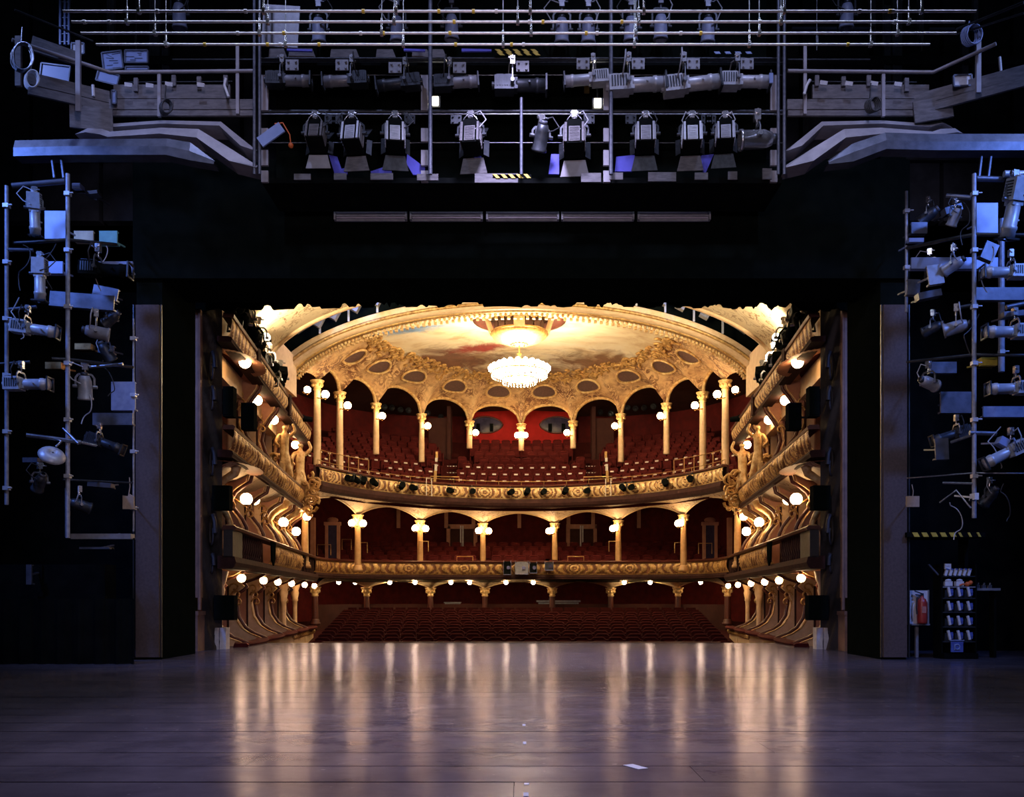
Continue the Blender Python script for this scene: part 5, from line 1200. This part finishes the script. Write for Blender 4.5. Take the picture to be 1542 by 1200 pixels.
TW = [  # kind, hang px, py, d, rotz, tilt, scale, material, label
    ('profile', 52, 285, 16.4, .25, 1.35, .78, PALEMETAL, 'large profile spotlight pointing down at the top of the left tower'),
    ('profile', 60, 383, 16.4, .1, 1.5, .80, PALEMETAL, 'profile spotlight hanging straight down, second level of the left tower'),
    ('profile', 42, 464, 16.4, -pi / 2 + .1, .12, .85, PALEMETAL, 'profile spotlight pointing right, third level of the left tower'),
    ('profile', 32, 548, 16.4, -pi / 2, .0, .85, PALEMETAL, 'profile spotlight pointing right, fourth level of the left tower'),
    ('can', 128, 550, 17.3, .3, 1.3, .95, GREYMETAL, 'round can spotlight with looped cable right of the left tower post'),
    ('can', 145, 470, 17.3, -1.2, .15, .9, GREYMETAL, 'short can spotlight with a pale cable right of the left tower, third level'),
    ('profile', 148, 372, 17.4, -pi / 2, .05, 1.0, BLACK, 'black profile spotlight in front of a pale board right of the left tower'),
    ('profile', 1528, 262, 16.6, pi - 2.9, 1.3, 1.1, PALEMETAL, 'large profile spotlight pointing down at the top of the right tower'),
    ('profile', 1522, 380, 16.7, pi / 2, .0, .85, PALEMETAL, 'profile spotlight pointing left, second level of the right tower'),
    ('profile', 1528, 468, 16.7, pi / 2, .0, .9, PALEMETAL, 'profile spotlight pointing left, third level of the right tower'),
    ('profile', 1530, 555, 16.7, pi / 2, .02, .85, PALEMETAL, 'profile spotlight pointing left, fourth level of the right tower'),
    ('profile', 1522, 648, 16.8, pi / 2, .45, .9, PALEMETAL, 'pale profile spotlight tilted down left at the bottom of the right tower'),
    ('can', 1436, 372, 17.2, .8, .4, .8, GREYMETAL, 'dark flood with yoke in front of the pale ledge on the right tower'),
    ('can', 1440, 462, 17.2, 1.1, .2, .9, GREYMETAL, 'rounded can spotlight left of the right tower post, third level'),
    ('can', 1398, 548, 17.6, -1.1, .2, .85, GREYMETAL, 'grey can spotlight left of the right tower, fourth level'),
    ('can', 1438, 302, 17.3, .4, 1.0, .7, GREYMETAL, 'small dark spotlight under the bracket at the top left of the right tower'),
]
for kd, px, py, d, rz, tlt, sc, mt, lab in TW: spot(kd, P(px, py, d), lab, rz, tlt, sc, (mt, DARKPIPE), .42, True, roll=.02 if kd == 'profile' else 0)
TW2 = [('can', 168, 455, 18.4, 1.2, .5, 'dim can spotlight deep in the left wing beside the portal tower'), ('can', 160, 505, 18.3, -.6, .9, 'dim can spotlight above the greenish panel in the left wing'), ('profile', 150, 640, 18.0, -pi / 2, .35, 'dim profile spotlight below the fourth level of the left tower'), ('can', 60, 700, 17.2, .8, .7, 'dim can spotlight under the dish in the left wing'), ('can', 120, 735, 17.6, -.9, .3, 'dim can spotlight on the lowest left tower rail'),
       ('can', 1398, 300, 18.4, .9, .5, 'dim can spotlight high beside the right portal tower'), ('can', 1400, 378, 18.4, -.5, .8, 'dim can spotlight under the second right tower rail'), ('profile', 1440, 628, 17.8, pi / 2, .3, 'dim profile spotlight beside the square flap in the right wing'), ('can', 1490, 722, 17.4, .5, .8, 'dim can spotlight on the lowest right tower rail'), ('can', 1405, 470, 18.3, .8, .3, 'dim can spotlight left of the third level of the right tower')]
for kd, px, py, d, rz, tlt, lab in TW2: spot(kd, P(px, py, d), lab, rz, tlt, .8, (DARKPIPE, STEELPOST), .4)
PLT = [  # flat plates, ledges and papers among the towers: x0,x1,y0,y1,depth,tilt,material,name,label
    (68, 100, 318, 360, 17.4, 0, BLUEGLASS, 'pale_board', 'pale blue board behind the top of the left tower'), (112, 141, 348, 364, 18.3, 0, mat('cream_card', (.55, .5, .32)), 'card', 'cream card beyond the left tower post'), (150, 177, 348, 368, 18.3, 0, mat('mint_card', (.20, .5, .45)), 'card', 'torn mint green card beyond the left tower'), (66, 95, 394, 412, 17.6, 0, BLUEGLASS, 'pale_board', 'small pale board left of the left tower post, second level'), (124, 200, 394, 411, 18.3, 0, BLUEGLASS, 'pale_board', 'long pale board behind the black spotlight in the left wing'), (75, 172, 442, 464, 17.8, .08, CHANNEL, 'shelf_board', 'slanting blue grey shelf at the third level of the left tower'), (140, 178, 432, 450, 18.3, .2, CHANNEL, 'shelf_board', 'short blue grey flap above the slanting shelf'), (72, 96, 547, 557, 17.4, 0, BRASS, 'tin_box', 'small dull brass box under the fourth rail of the left tower'), (116, 140, 519, 528, 18, 0, BRASS, 'tin_box', 'flat brown box beyond the left tower post'), (140, 200, 622, 640, 18.3, 0, CHANNEL, 'shelf_board', 'dim grey shelf in the left wing beside the portal'), (110, 200, 804, 812, 18.0, 0, GREYMETAL, 'shelf_board', 'low shelf with a tangle of cable ends in the left wing'), (123, 168, 824, 827, 18.0, 0, CHANNEL, 'thin_bar', 'thin bar under the low shelf of the left wing'), (135, 170, 727, 734, 18, .08, CHANNEL, 'thin_bar', 'short grey bar above the low shelf of the left wing'),
    (1470, 1502, 306, 352, 17.4, 0, BLUEGLASS, 'pale_board', 'large pale blue board at the top of the right tower'), (1372, 1502, 388, 405, 18.0, 0, BLUEGLASS, 'pale_board', 'long pale ledge at the second level of the right tower'), (1466, 1545, 433, 452, 17.6, 0, CHANNEL, 'shelf_board', 'blue grey shelf below the left pointing spotlight of the right tower'), (1397, 1420, 399, 428, 17.3, -.15, GREYMETAL, 'barn_flap', 'grey flap hanging tilted below the pale ledge of the right tower'), (1366, 1385, 421, 444, 18.2, .05, CHANNEL, 'shelf_board', 'dim blue plate beside the right portal tower'), (1366, 1388, 361, 367, 18.4, 0, BLUEGLASS, 'paper_strip', 'pale strip on the second rail of the right tower'), (1380, 1415, 440, 450, 17.9, -.2, CHANNEL, 'shelf_board', 'slanting dim board under the grey flap'), (1474, 1498, 540, 552, 17.3, 0, YELLOW, 'tin_box', 'dull yellow box under the fourth rail of the right tower'), (1408, 1428, 660, 692, 17.4, -.04, CHANNEL, 'barn_flap', 'dim square flap at the lower left of the right tower'), (1464, 1470, 743, 753, 16.9, 0, PAPER, 'paper_tag', 'white tag taped to the right tower post'), (1502, 1516, 660, 672, 16.9, .5, BLUEGLASS, 'paper_strip', 'small pale plate above the lowest right spotlight'), (1480, 1500, 365, 392, 17.5, .4, CHANNEL, 'shelf_board', 'curved blue plate below the large pale board'),
    (148, 172, 520, 532, 18.4, .1, CHANNEL, 'shelf_board', 'dim plate beyond the round can spotlight of the left tower'), (112, 124, 279, 287, 17.9, .0, BLUEGLASS, 'junction_box', 'small blue box high right of the left tower post'), (132, 150, 290, 295, 18.1, -.1, CHANNEL, 'thin_bar', 'short blue bar above the small box in the left wing'), (168, 204, 575, 618, 18.5, 0, UPRIGHT, 'glass_panel', 'dim greenish blue panel beside the left portal tower'), (38, 60, 690, 697, 17.3, 0, CHANNEL, 'thin_bar', 'dim bar below the dish in the left wing'), (40, 48, 850, 880, 18.3, 0, CHANNEL, 'switch_box', 'faint blue switch box low in the left wing'),
    (1372, 1396, 335, 352, 18.4, 0, CHANNEL, 'shelf_board', 'dim plate above the pale strip of the right tower'), (1416, 1462, 590, 622, 18.4, 0, CHANNEL, 'glass_panel', 'dim blue panel behind the right tower, fifth level'), (1480, 1542, 612, 628, 18.2, 0, UPRIGHT, 'shelf_board', 'dim blue shelf above the lowest right spotlight'), (1420, 1446, 312, 322, 17.9, -.3, CHANNEL, 'thin_bar', 'tilted dim bar among the cables at the top of the right tower'), (1400, 1440, 545, 562, 18.3, 0, CHANNEL, 'shelf_board', 'faint blue board above the fourth level can of the right tower'), (1508, 1542, 470, 478, 16.9, -.1, CHANNEL, 'bracket_arm', 'blue bracket arm above the third right pointing lamp')]
for x0, x1, y0, y1, d, ti, mt, nm, lab in PLT:
    a, b = P(x0, y0, d), P(x1, y1, d); c = (a + b) / 2; m = MB(); R = Matrix.Rotation(ti, 3, 'Y'); w, h = b.x - a.x, a.z - b.z
    m.box(c, (w, .04 if h > .15 else .2, h), R); m.bar(c + Vector((0, .08, 0)), c + Vector((0, .75, .1)), .03, .03); m.box(c + R @ Vector((0, .06, -h / 2 + .015)), (w, .12, .03), R); m.box(c + R @ Vector((0, .05, h / 2 - .01)), (w * .96, .06, .02), R)
    one(nm, m, mt, lab, nm.split('_')[-1])
# loose cables among the towers
random.seed(11)
for i, (px, py, d) in enumerate(((35, 390, 16.3), (150, 395, 17.6), (70, 400, 16.5), (28, 470, 16.3), (165, 560, 17.6), (130, 600, 17.3), (1452, 320, 17.1), (1485, 395, 16.9), (1460, 500, 17.0), (1500, 670, 16.9), (1515, 740, 16.8), (1440, 770, 17.1))):
    c = P(px, py, d); m = MB(); r = random.uniform(.15, .35); m.tube([c + Vector((r * .6 * sin(q * .3 + i) * (1 - q / 40), -.02 + .03 * sin(q * .5), r - q * .04 + .05 * sin(q * .55 + i))) for q in range(20)], .010, 5)
    one('loose_cable', m, CABLE if i % 2 else RUBBER, f'looping {"pale" if i % 2 else "black"} loose cable in the {"left" if px < 700 else "right"} tower, {ORD[i % 6]} of six from its top', 'cable')
# dish reflector
c = P(80, 680, 16.5); t = thing('dish_lamp', 'shallow pale dish reflector hung under the left tower arm', 'lamp', c)
m = MB(); m.lathe([(.02, .02), (.06, .03), (.07, .0), (.14, .01), (.21, .06), (.235, .10), (.225, .11), (.13, .04), (.02, .05)], 20); R = Matrix.Rotation(.35, 3, 'Z') @ Matrix.Rotation(pi / 2 - .75, 3, 'X') @ Matrix.Rotation(.28, 3, 'Y'); m.v = [tuple(c + R @ Vector((x, y_, -z))) for x, y_, z in m.v]; obj('reflector', m, PALEMETAL, t)
m = MB(); m.tube([c + Vector((.02, .06, .1)), c + Vector((.1, .1, .2)), P(80, 660, 16.7)], .02, 5); obj('arm', m, PIPE, t)
# ---------------- low things in the wings
m = MB(); rows = []
for k in range(7):
    z = 1.28 * k / 6; rows.append([(P(-40 + 246 * j / 60, 0, 18.3).x, 18.2 + .05 * sin(j * .9) * (1.2 - z * .4) + .03 * sin(j * 2.3), z) for j in range(61)])
m.grid(rows, True); one('black_drape', m, BLACK, 'low black cloth hanging in folds along the left wing beside the portal tower', 'drape')
m = MB(); m.box((-9.95, 18.9, 1.62), (3.2, .5, .7)); m.box((-9.95, 18.62, 1.3), (3.25, .1, .06)); m.box((-9.6, 18.62, 1.7), (.02, .04, .5)); one('black_cabinet', m, BLACK, 'long black cabinet above the folded cloth in the left wing', 'cabinet')
for i, (px, py, w, h, lab) in enumerate(((193, 755, .22, .3, 'crumpled pale brown bag hanging beside the left portal tower'), (1375, 755, .26, .22, 'small brown cardboard sign beside the right portal tower'))):
    c = P(px, py, 18.3 if i == 0 else 18.9); m = MB(); m.prism([(-w / 2, -h / 2), (w / 2, -h / 2), (w / 2, h * .3), (w * .1, h / 2), (-w * .05, h * .35), (-w / 2, h * .4)] if i == 0 else [(-w / 2, -h / 2), (w / 2, -h / 2), (w / 2, h / 2), (-w / 2, h / 2)], lambda a, b, t_: c + Vector((a, t_, b)), 0, .05); m.tube([c + Vector((0, .02, h * .4)), c + Vector((.02, .04, h)), c + Vector((.0, .06, h * 1.6))], .01, 4)
    m.bar(c + Vector((0, .04, 0)), (-8.1 if i == 0 else 8.1, 19.55, c.z), .02, .02)
    one(('paper_bag', 'cardboard_sign')[i], m, mat(('kraft_paper', 'cardboard')[i], (.42, .30, .2)), lab, ('bag', 'sign')[i])
t = thing('steel_counter', 'black counter with a hazard striped edge in the right wing', 'counter', (9.2, 19.6, 0))
a, b = P(1366, 805, 19.4), P(1484, 805, 19.4); m = MB(); m.box(((a.x + b.x) / 2, 19.9, a.z), (b.x - a.x, 1.0, .10)); obj('edge_board', m, BLACK, t)
for k in range(8):
    x = a.x + .1 + (b.x - a.x - .1) * k / 8; w = .11 if k < 5 else .05; m = MB(); m.prism([(x, a.z + .045), (x + w, a.z + .045), (x + w + .05, a.z - .045), (x + .05, a.z - .045)], lambda u, v, t_: (u, 19.385 + t_, v), 0, .014); obj('yellow_stripe', m, YELLOW, t)
for x in (8.15, 9.6): m = MB(); m.box((x, 20.2, a.z / 2), (.08, .3, a.z)); obj('leg', m, BLACK, t)
# charging rack with radios
DRK = 19.9; x0 = P(1419, 900, DRK).x; x1 = P(1463, 900, DRK).x; zt = P(0, 850, DRK).z
t = thing('charging_rack', 'narrow black rack of charging shelves standing in the right wing', 'rack', ((x0 + x1) / 2, DRK, 0))
m = MB(); m.box(((x0 + x1) / 2, DRK + .3, zt / 2), (x1 - x0 + .1, .06, zt)); obj('back_panel', m, BLACK, t)
for x in (x0 - .05, x1 + .05): m = MB(); m.box((x, DRK + .1, zt / 2), (.03, .4, zt)); obj('side_panel', m, BLACK, t)
SH = (868, 884, 901, 922, 944, 966)
for py in SH: z = P(0, py, DRK).z; m = MB(); m.box(((x0 + x1) / 2, DRK + .1, z), (x1 - x0 + .08, .4, .025)); obj('shelf', m, DARKPIPE if py != 884 else GREYMETAL, t)
m = MB(); m.box(((x0 + x1) / 2, DRK - .05, .06), (x1 - x0 + .1, .3, .12)); obj('base', m, BLACK, t)
DKBLUE = mat('dark_blue_plastic', (.10, .16, .5), (.07, .1, .38), 12, .4)
ROWN = ('top', 'upper middle', 'lower middle', 'bottom')
for r, py in enumerate(SH[2:]):
    for k in range(3):
        z = P(0, py, DRK).z + .013; x = x0 + (x1 - x0) * (k + .5) / 3; g = thing('radio_charger', f'silver and blue radio charger, {("left", "middle", "right")[k]} of the {ROWN[r]} row of the rack', 'radio', (x, DRK, z), 'radios on the charging rack')
        def rb():
            q = MB(); q.box((0, 0, .045), (.17, .14, .09)); q.box((-.055, -.03, .10), (.05, .1, .14)); return q
        def rs():
            q = MB(); q.box((.0, -.085, .13), (.045, .05, .20), Matrix.Rotation(-.2, 3, 'Y')); return q
        def rc():
            q = MB(); q.box((.055, -.075, .12), (.06, .04, .14)); q.cyl((.055, -.095, .13), (.055, -.11, .13), .03, n=10); return q
        put(cached('charger_base', rb, DARKPIPE), 'charger_base', g); put(cached('radio_body', rs, PAPER), 'silver_face', g); put(cached('radio_blue', rc, DKBLUE), 'blue_cell', g)
zt1 = P(0, 868, DRK).z + .013
for k in range(6):
    g = thing('battery_pack', f'silver battery pack on the top shelf of the rack, {ORD[k]} from the left', 'battery', (x0 + .06 + .098 * k, DRK, zt1), 'battery packs on the rack')
    def bp():
        q = MB(); q.box((0, -.04, .075), (.055, .06, .15), Matrix.Rotation(.3, 3, 'Y')); return q
    def bc():
        q = MB(); q.box((.02, -.05, .14), (.05, .065, .025), Matrix.Rotation(.3, 3, 'Y')); return q
    put(cached('pack_body', bp, PIPE if k % 2 else PAPER), 'pack', g); put(cached('pack_cap', bc, DKBLUE), 'cap', g)
m = MB(); c = P(1427, 853, DRK); m.box(c, (.13, .05, .12)); m.box(c + Vector((.0, -.03, .02)), (.09, .01, .02)); one('white_card', m, PAPER, 'white card standing behind the battery packs on the rack', 'card')
zt2 = P(0, 884, DRK).z + .013
for k in range(2):
    m = MB(); c = Vector((x0 + .1 + .24 * k, DRK - .03, zt2 + .06)); m.box(c, (.16, .12, .10)); m.sphere(c + Vector((0, -.03, .07)), .06, 8, 5, (1.2, .7, .5)); one('headset', m, PAPER, f'pale folded headset on the second shelf of the rack, {("left", "right")[k]} one', 'headset')
m = MB(); c = Vector((x1 - .12, DRK - .06, zt2 + .05)); m.sphere(c, .055, 8, 6); m.sphere(c + Vector((.07, 0, .03)), .05, 8, 6); m.tube([c, c + Vector((-.12, -.03, .0)), c + Vector((-.18, -.03, -.03))], .02, 5); one('orange_lead', m, ORANGE, 'orange coiled lead on the right end of the second rack shelf', 'cable')
t = thing('small_sign', 'small blue sign with a pale square emblem at the foot of the rack', 'sign', P(1441, 974, DRK - .12)); c = P(1441, 974, DRK - .22)
m = MB(); m.box(c, (.26, .02, .22)); obj('plate', m, DKBLUE, t)
m = MB(); m.tube([c + Vector((.05 * cos(a) * 1.1, -.015, .055 * sin(a))) for a in [2 * pi * k / 12 for k in range(12)]], .016, 5, True); m.box(c + Vector((-.055, -.015, -.0)), (.02, .02, .13)); m.box(c + Vector((.04, -.015, -.05)), (.05, .02, .02)); m.box(c + Vector((0, -.01, .14)), (.3, .02, .02)); obj('emblem', m, BLUEGLASS, t)
a, b = P(1463, 886, DRK + .1), P(1505, 886, DRK + .1); t = thing('side_table', 'narrow pale ledge with small tools right of the charging rack', 'table', ((a.x + b.x) / 2, DRK + .2, 0))
m = MB(); m.box(((a.x + b.x) / 2, DRK + .25, a.z - .02), (b.x - a.x, .4, .05)); obj('table_top', m, GREYMETAL, t)
for x in (a.x + .04, b.x - .04): m = MB(); m.box((x, DRK + .3, a.z / 2 - .02), (.05, .2, a.z - .04)); obj('leg', m, BLACK, t)
for k, px in enumerate((1472, 1481, 1490)): p = P(px, 882, DRK + .15); m = MB(); m.box((p.x, p.y, a.z + .04), (.08, .06, .07)); m.cyl((p.x, p.y, a.z + .06), (p.x + .02, p.y, a.z + .12), .02, n=6); one('small_tool', m, PIPE, f'tiny metal tool on the ledge right of the rack, {ORD[k]} from the left', 'tool')
m = MB(); m.bar(P(1398, 850, DRK), P(1413, 866, DRK), .06, .03); one('leaning_bar', m, CHANNEL, 'short grey bar leaning left of the charging rack', 'bar')
# fire extinguisher on its white board
c = P(1385, 915, 19.9); t = thing('white_board', 'white board fixed behind the red fire extinguisher', 'board', c); m = MB(); m.box(c + Vector((0, .1, 0)), (.44, .03, .74)); obj('panel', m, PAPER, t)
m = MB(); m.box(c + Vector((.22, .09, 0)), (.02, .05, .76)); m.box(c + Vector((.02, .05, -.36)), (.4, .1, .03)); m.box(c + Vector((0, .16, -.7)), (.06, .06, .75)); obj('frame', m, GREYMETAL, t)
t = thing('fire_extinguisher', 'red fire extinguisher standing on its bracket before the white board', 'extinguisher', c + Vector((.04, 0, -.34)))
o = c + Vector((.05, .0, -.34)); m = MB(); m.lathe([(.001, 0), (.10, .0), (.105, .04), (.105, .44), (.08, .52), (.035, .55), (.03, .6)], 16, o); obj('cylinder', m, REDPAINT, t)
m = MB(); m.box(o + Vector((0, 0, .62)), (.05, .05, .06)); m.bar(o + Vector((.0, 0, .64)), o + Vector((-.16, 0, .70)), .03, .02); m.bar(o + Vector((.0, 0, .60)), o + Vector((-.14, 0, .62)), .03, .02); obj('valve', m, DARKPIPE, t)
m = MB(); m.tube([o + Vector((-.03, 0, .6)), o + Vector((-.12, -.02, .55)), o + Vector((-.135, -.03, .35)), o + Vector((-.12, -.03, .2))], .015, 6); obj('hose', m, RUBBER, t)
m = MB(); m.box(o + Vector((0, -.1, .3)), (.09, .015, .14)); obj('sticker', m, mat('extinguisher_label', (.5, .2, .16)), t)
# loudspeakers and lamps on the proscenium and boxes
SPK = [('ground', 340, 915, 23.2, .5, .62, 'black loudspeaker on the off-white pedestal at the stage end, {} side'), ('second', 335, 750, 23.0, .42, .6, 'black loudspeaker hung below the second tier by the proscenium, {} side'), ('third', 346, 606, 23.4, .26, .75, 'tall slim black column loudspeaker below the top gallery, {} side'), ('thirdb', 375, 628, 24.4, .34, .7, 'black box loudspeaker on the second tier rail, {} side')]
for s in (-1, 1):
    for nm, px, py, d, w, h, lab in SPK:
        c = P(px if s < 0 else 1570 - px, py, d); t = thing('loudspeaker', lab.format(SIDE[s]), 'loudspeaker', c); m = MB(); m.box(c, (w, .3, h)); obj('cabinet', m, BLACK, t)
        m = MB(); m.box(c + Vector((0, -.16, 0)), (w * .86, .02, h * .9)); obj('grille', m, DRAPE, t); m = MB(); m.bar(c + Vector((s * w * .3, .1, 0)), c + Vector((s * (w * .5 + .35), .25, .05)), .05, .05); obj('wall_bracket', m, DARKPIPE, t)
    for k, d in enumerate((23.6, 24.4, 25.3, 26.1, 27.0, 27.9, 28.8, 29.8, 30.8, 32.0)):
        x = s * bl(d, .12); random.seed(k + 30 * s); z = 8.95 + .35 * (k % 2) + (.15 if k < 6 else -.1)
        spot('can' if k % 3 else 'profile', (x, d, z + .2), f'black spotlight above the top gallery rail, {ORD[k]} from the stage on the {SIDE[s]}', s * random.uniform(-.6, .4), .45, 1.35, (BLACK, BLACK), .4, False)
    pl = [(s * bl(d, .12), d, 9.25 + (.25 if d < 29 else 0)) for d in (23.4, 26, 29, 32.4)]; m = MB(); m.tube(pl, .04, 6)
    for q in pl[1:]: m.cyl(q, (q[0] + s * .1, q[1], 8.2), .03, n=6)
    one('spotlight_rail', m, DARKPIPE, f'bent pipe carrying the black spotlights above the {SIDE[s]} top gallery', 'rail')
    q = Vector((s * bl(30.2, .3), 30.2, 9.75)); t = thing('lit_spotlight', f'lit white spotlight flaring at the vault on the {SIDE[s]}', 'spotlight', q)
    m = MB(); m.cyl(q, q + Vector((0, .25, -.05)), .16, .12, 12); obj('can', m, BLACK, t); m = MB(); m.cyl(q + Vector((0, -.005, 0)), q + Vector((0, -.02, 0)), .15, n=14); obj('lens', m, SPOTFACE, t)
    lamp('SPOT', 'vault_spot_beam', q + Vector((s * .1, -1.2, -.3)), (s * 5.2, 31.0, 11.8), (1, .80, .52), 2600 if s < 0 else 1700, .2, 2.7, 1.0)
    m = MB(); c = P(435 if s < 0 else 1135, 628, 36.0); m.cyl(c + Vector((0, -.3, 0)), c + Vector((-s * .55, .1, -.03)), .22, .14, 12); m.cyl(c + Vector((-s * .5, .1, -.03)), c + Vector((-s * .85, .25, -.05)), .12, .1, 10); m.box(c + Vector((s * .25, -.2, .1)), (.3, .3, .7)); m.bar(c + Vector((s * .3, 0, .3)), c + Vector((s * .3, 0, -.6)), .06, .06); one('followspot', m, BLACK, f'black follow spotlight beside the first arcade column, {SIDE[s]} side', 'spotlight')
    o = Vector((s * 7.1, 28.45, 3.02)); m = MB(); m.prism([(-.38, 0), (.38, 0), (.32, -.5), (.05, -.72), (-.3, -.55)], lambda a, b, t_: (s * (bl(28.45 + a, -.14) - .06 - t_), 28.45 + a, 3.0 + b), 0, .05); one('black_cloth', m, DRAPE, f'black cloth draped over the first tier rail between balusters and frieze, {SIDE[s]} side', 'cloth')
# marks on the stage floor
for i, (px, py, w, l) in enumerate(((789, 1092, .03, .12), (790, 1119, .03, .14), (793, 1181, .035, .06), (792, 1197, .035, .12), (957, 1155, .09, .2), (420, 995, .04, .05))):
    d = 1.3 * F / (py - CY); x = (px - CX) * d / F; m = MB(); R = Matrix.Rotation(.5 if i == 4 else 0, 3, 'Z'); m.box((x, d, .0035), (w, l, .003), R); one('tape_mark', m, PAPER, ('white tape dash on the centre line, farthest of the row', 'white tape dash on the centre line, second farthest', 'short white tape dash on the centre line near the front of the picture', 'white tape dash on the centre line at the picture edge', 'torn white tape scrap lying right of the centre line', 'tiny white tape scrap at the far left of the lit floor')[i], 'tape')
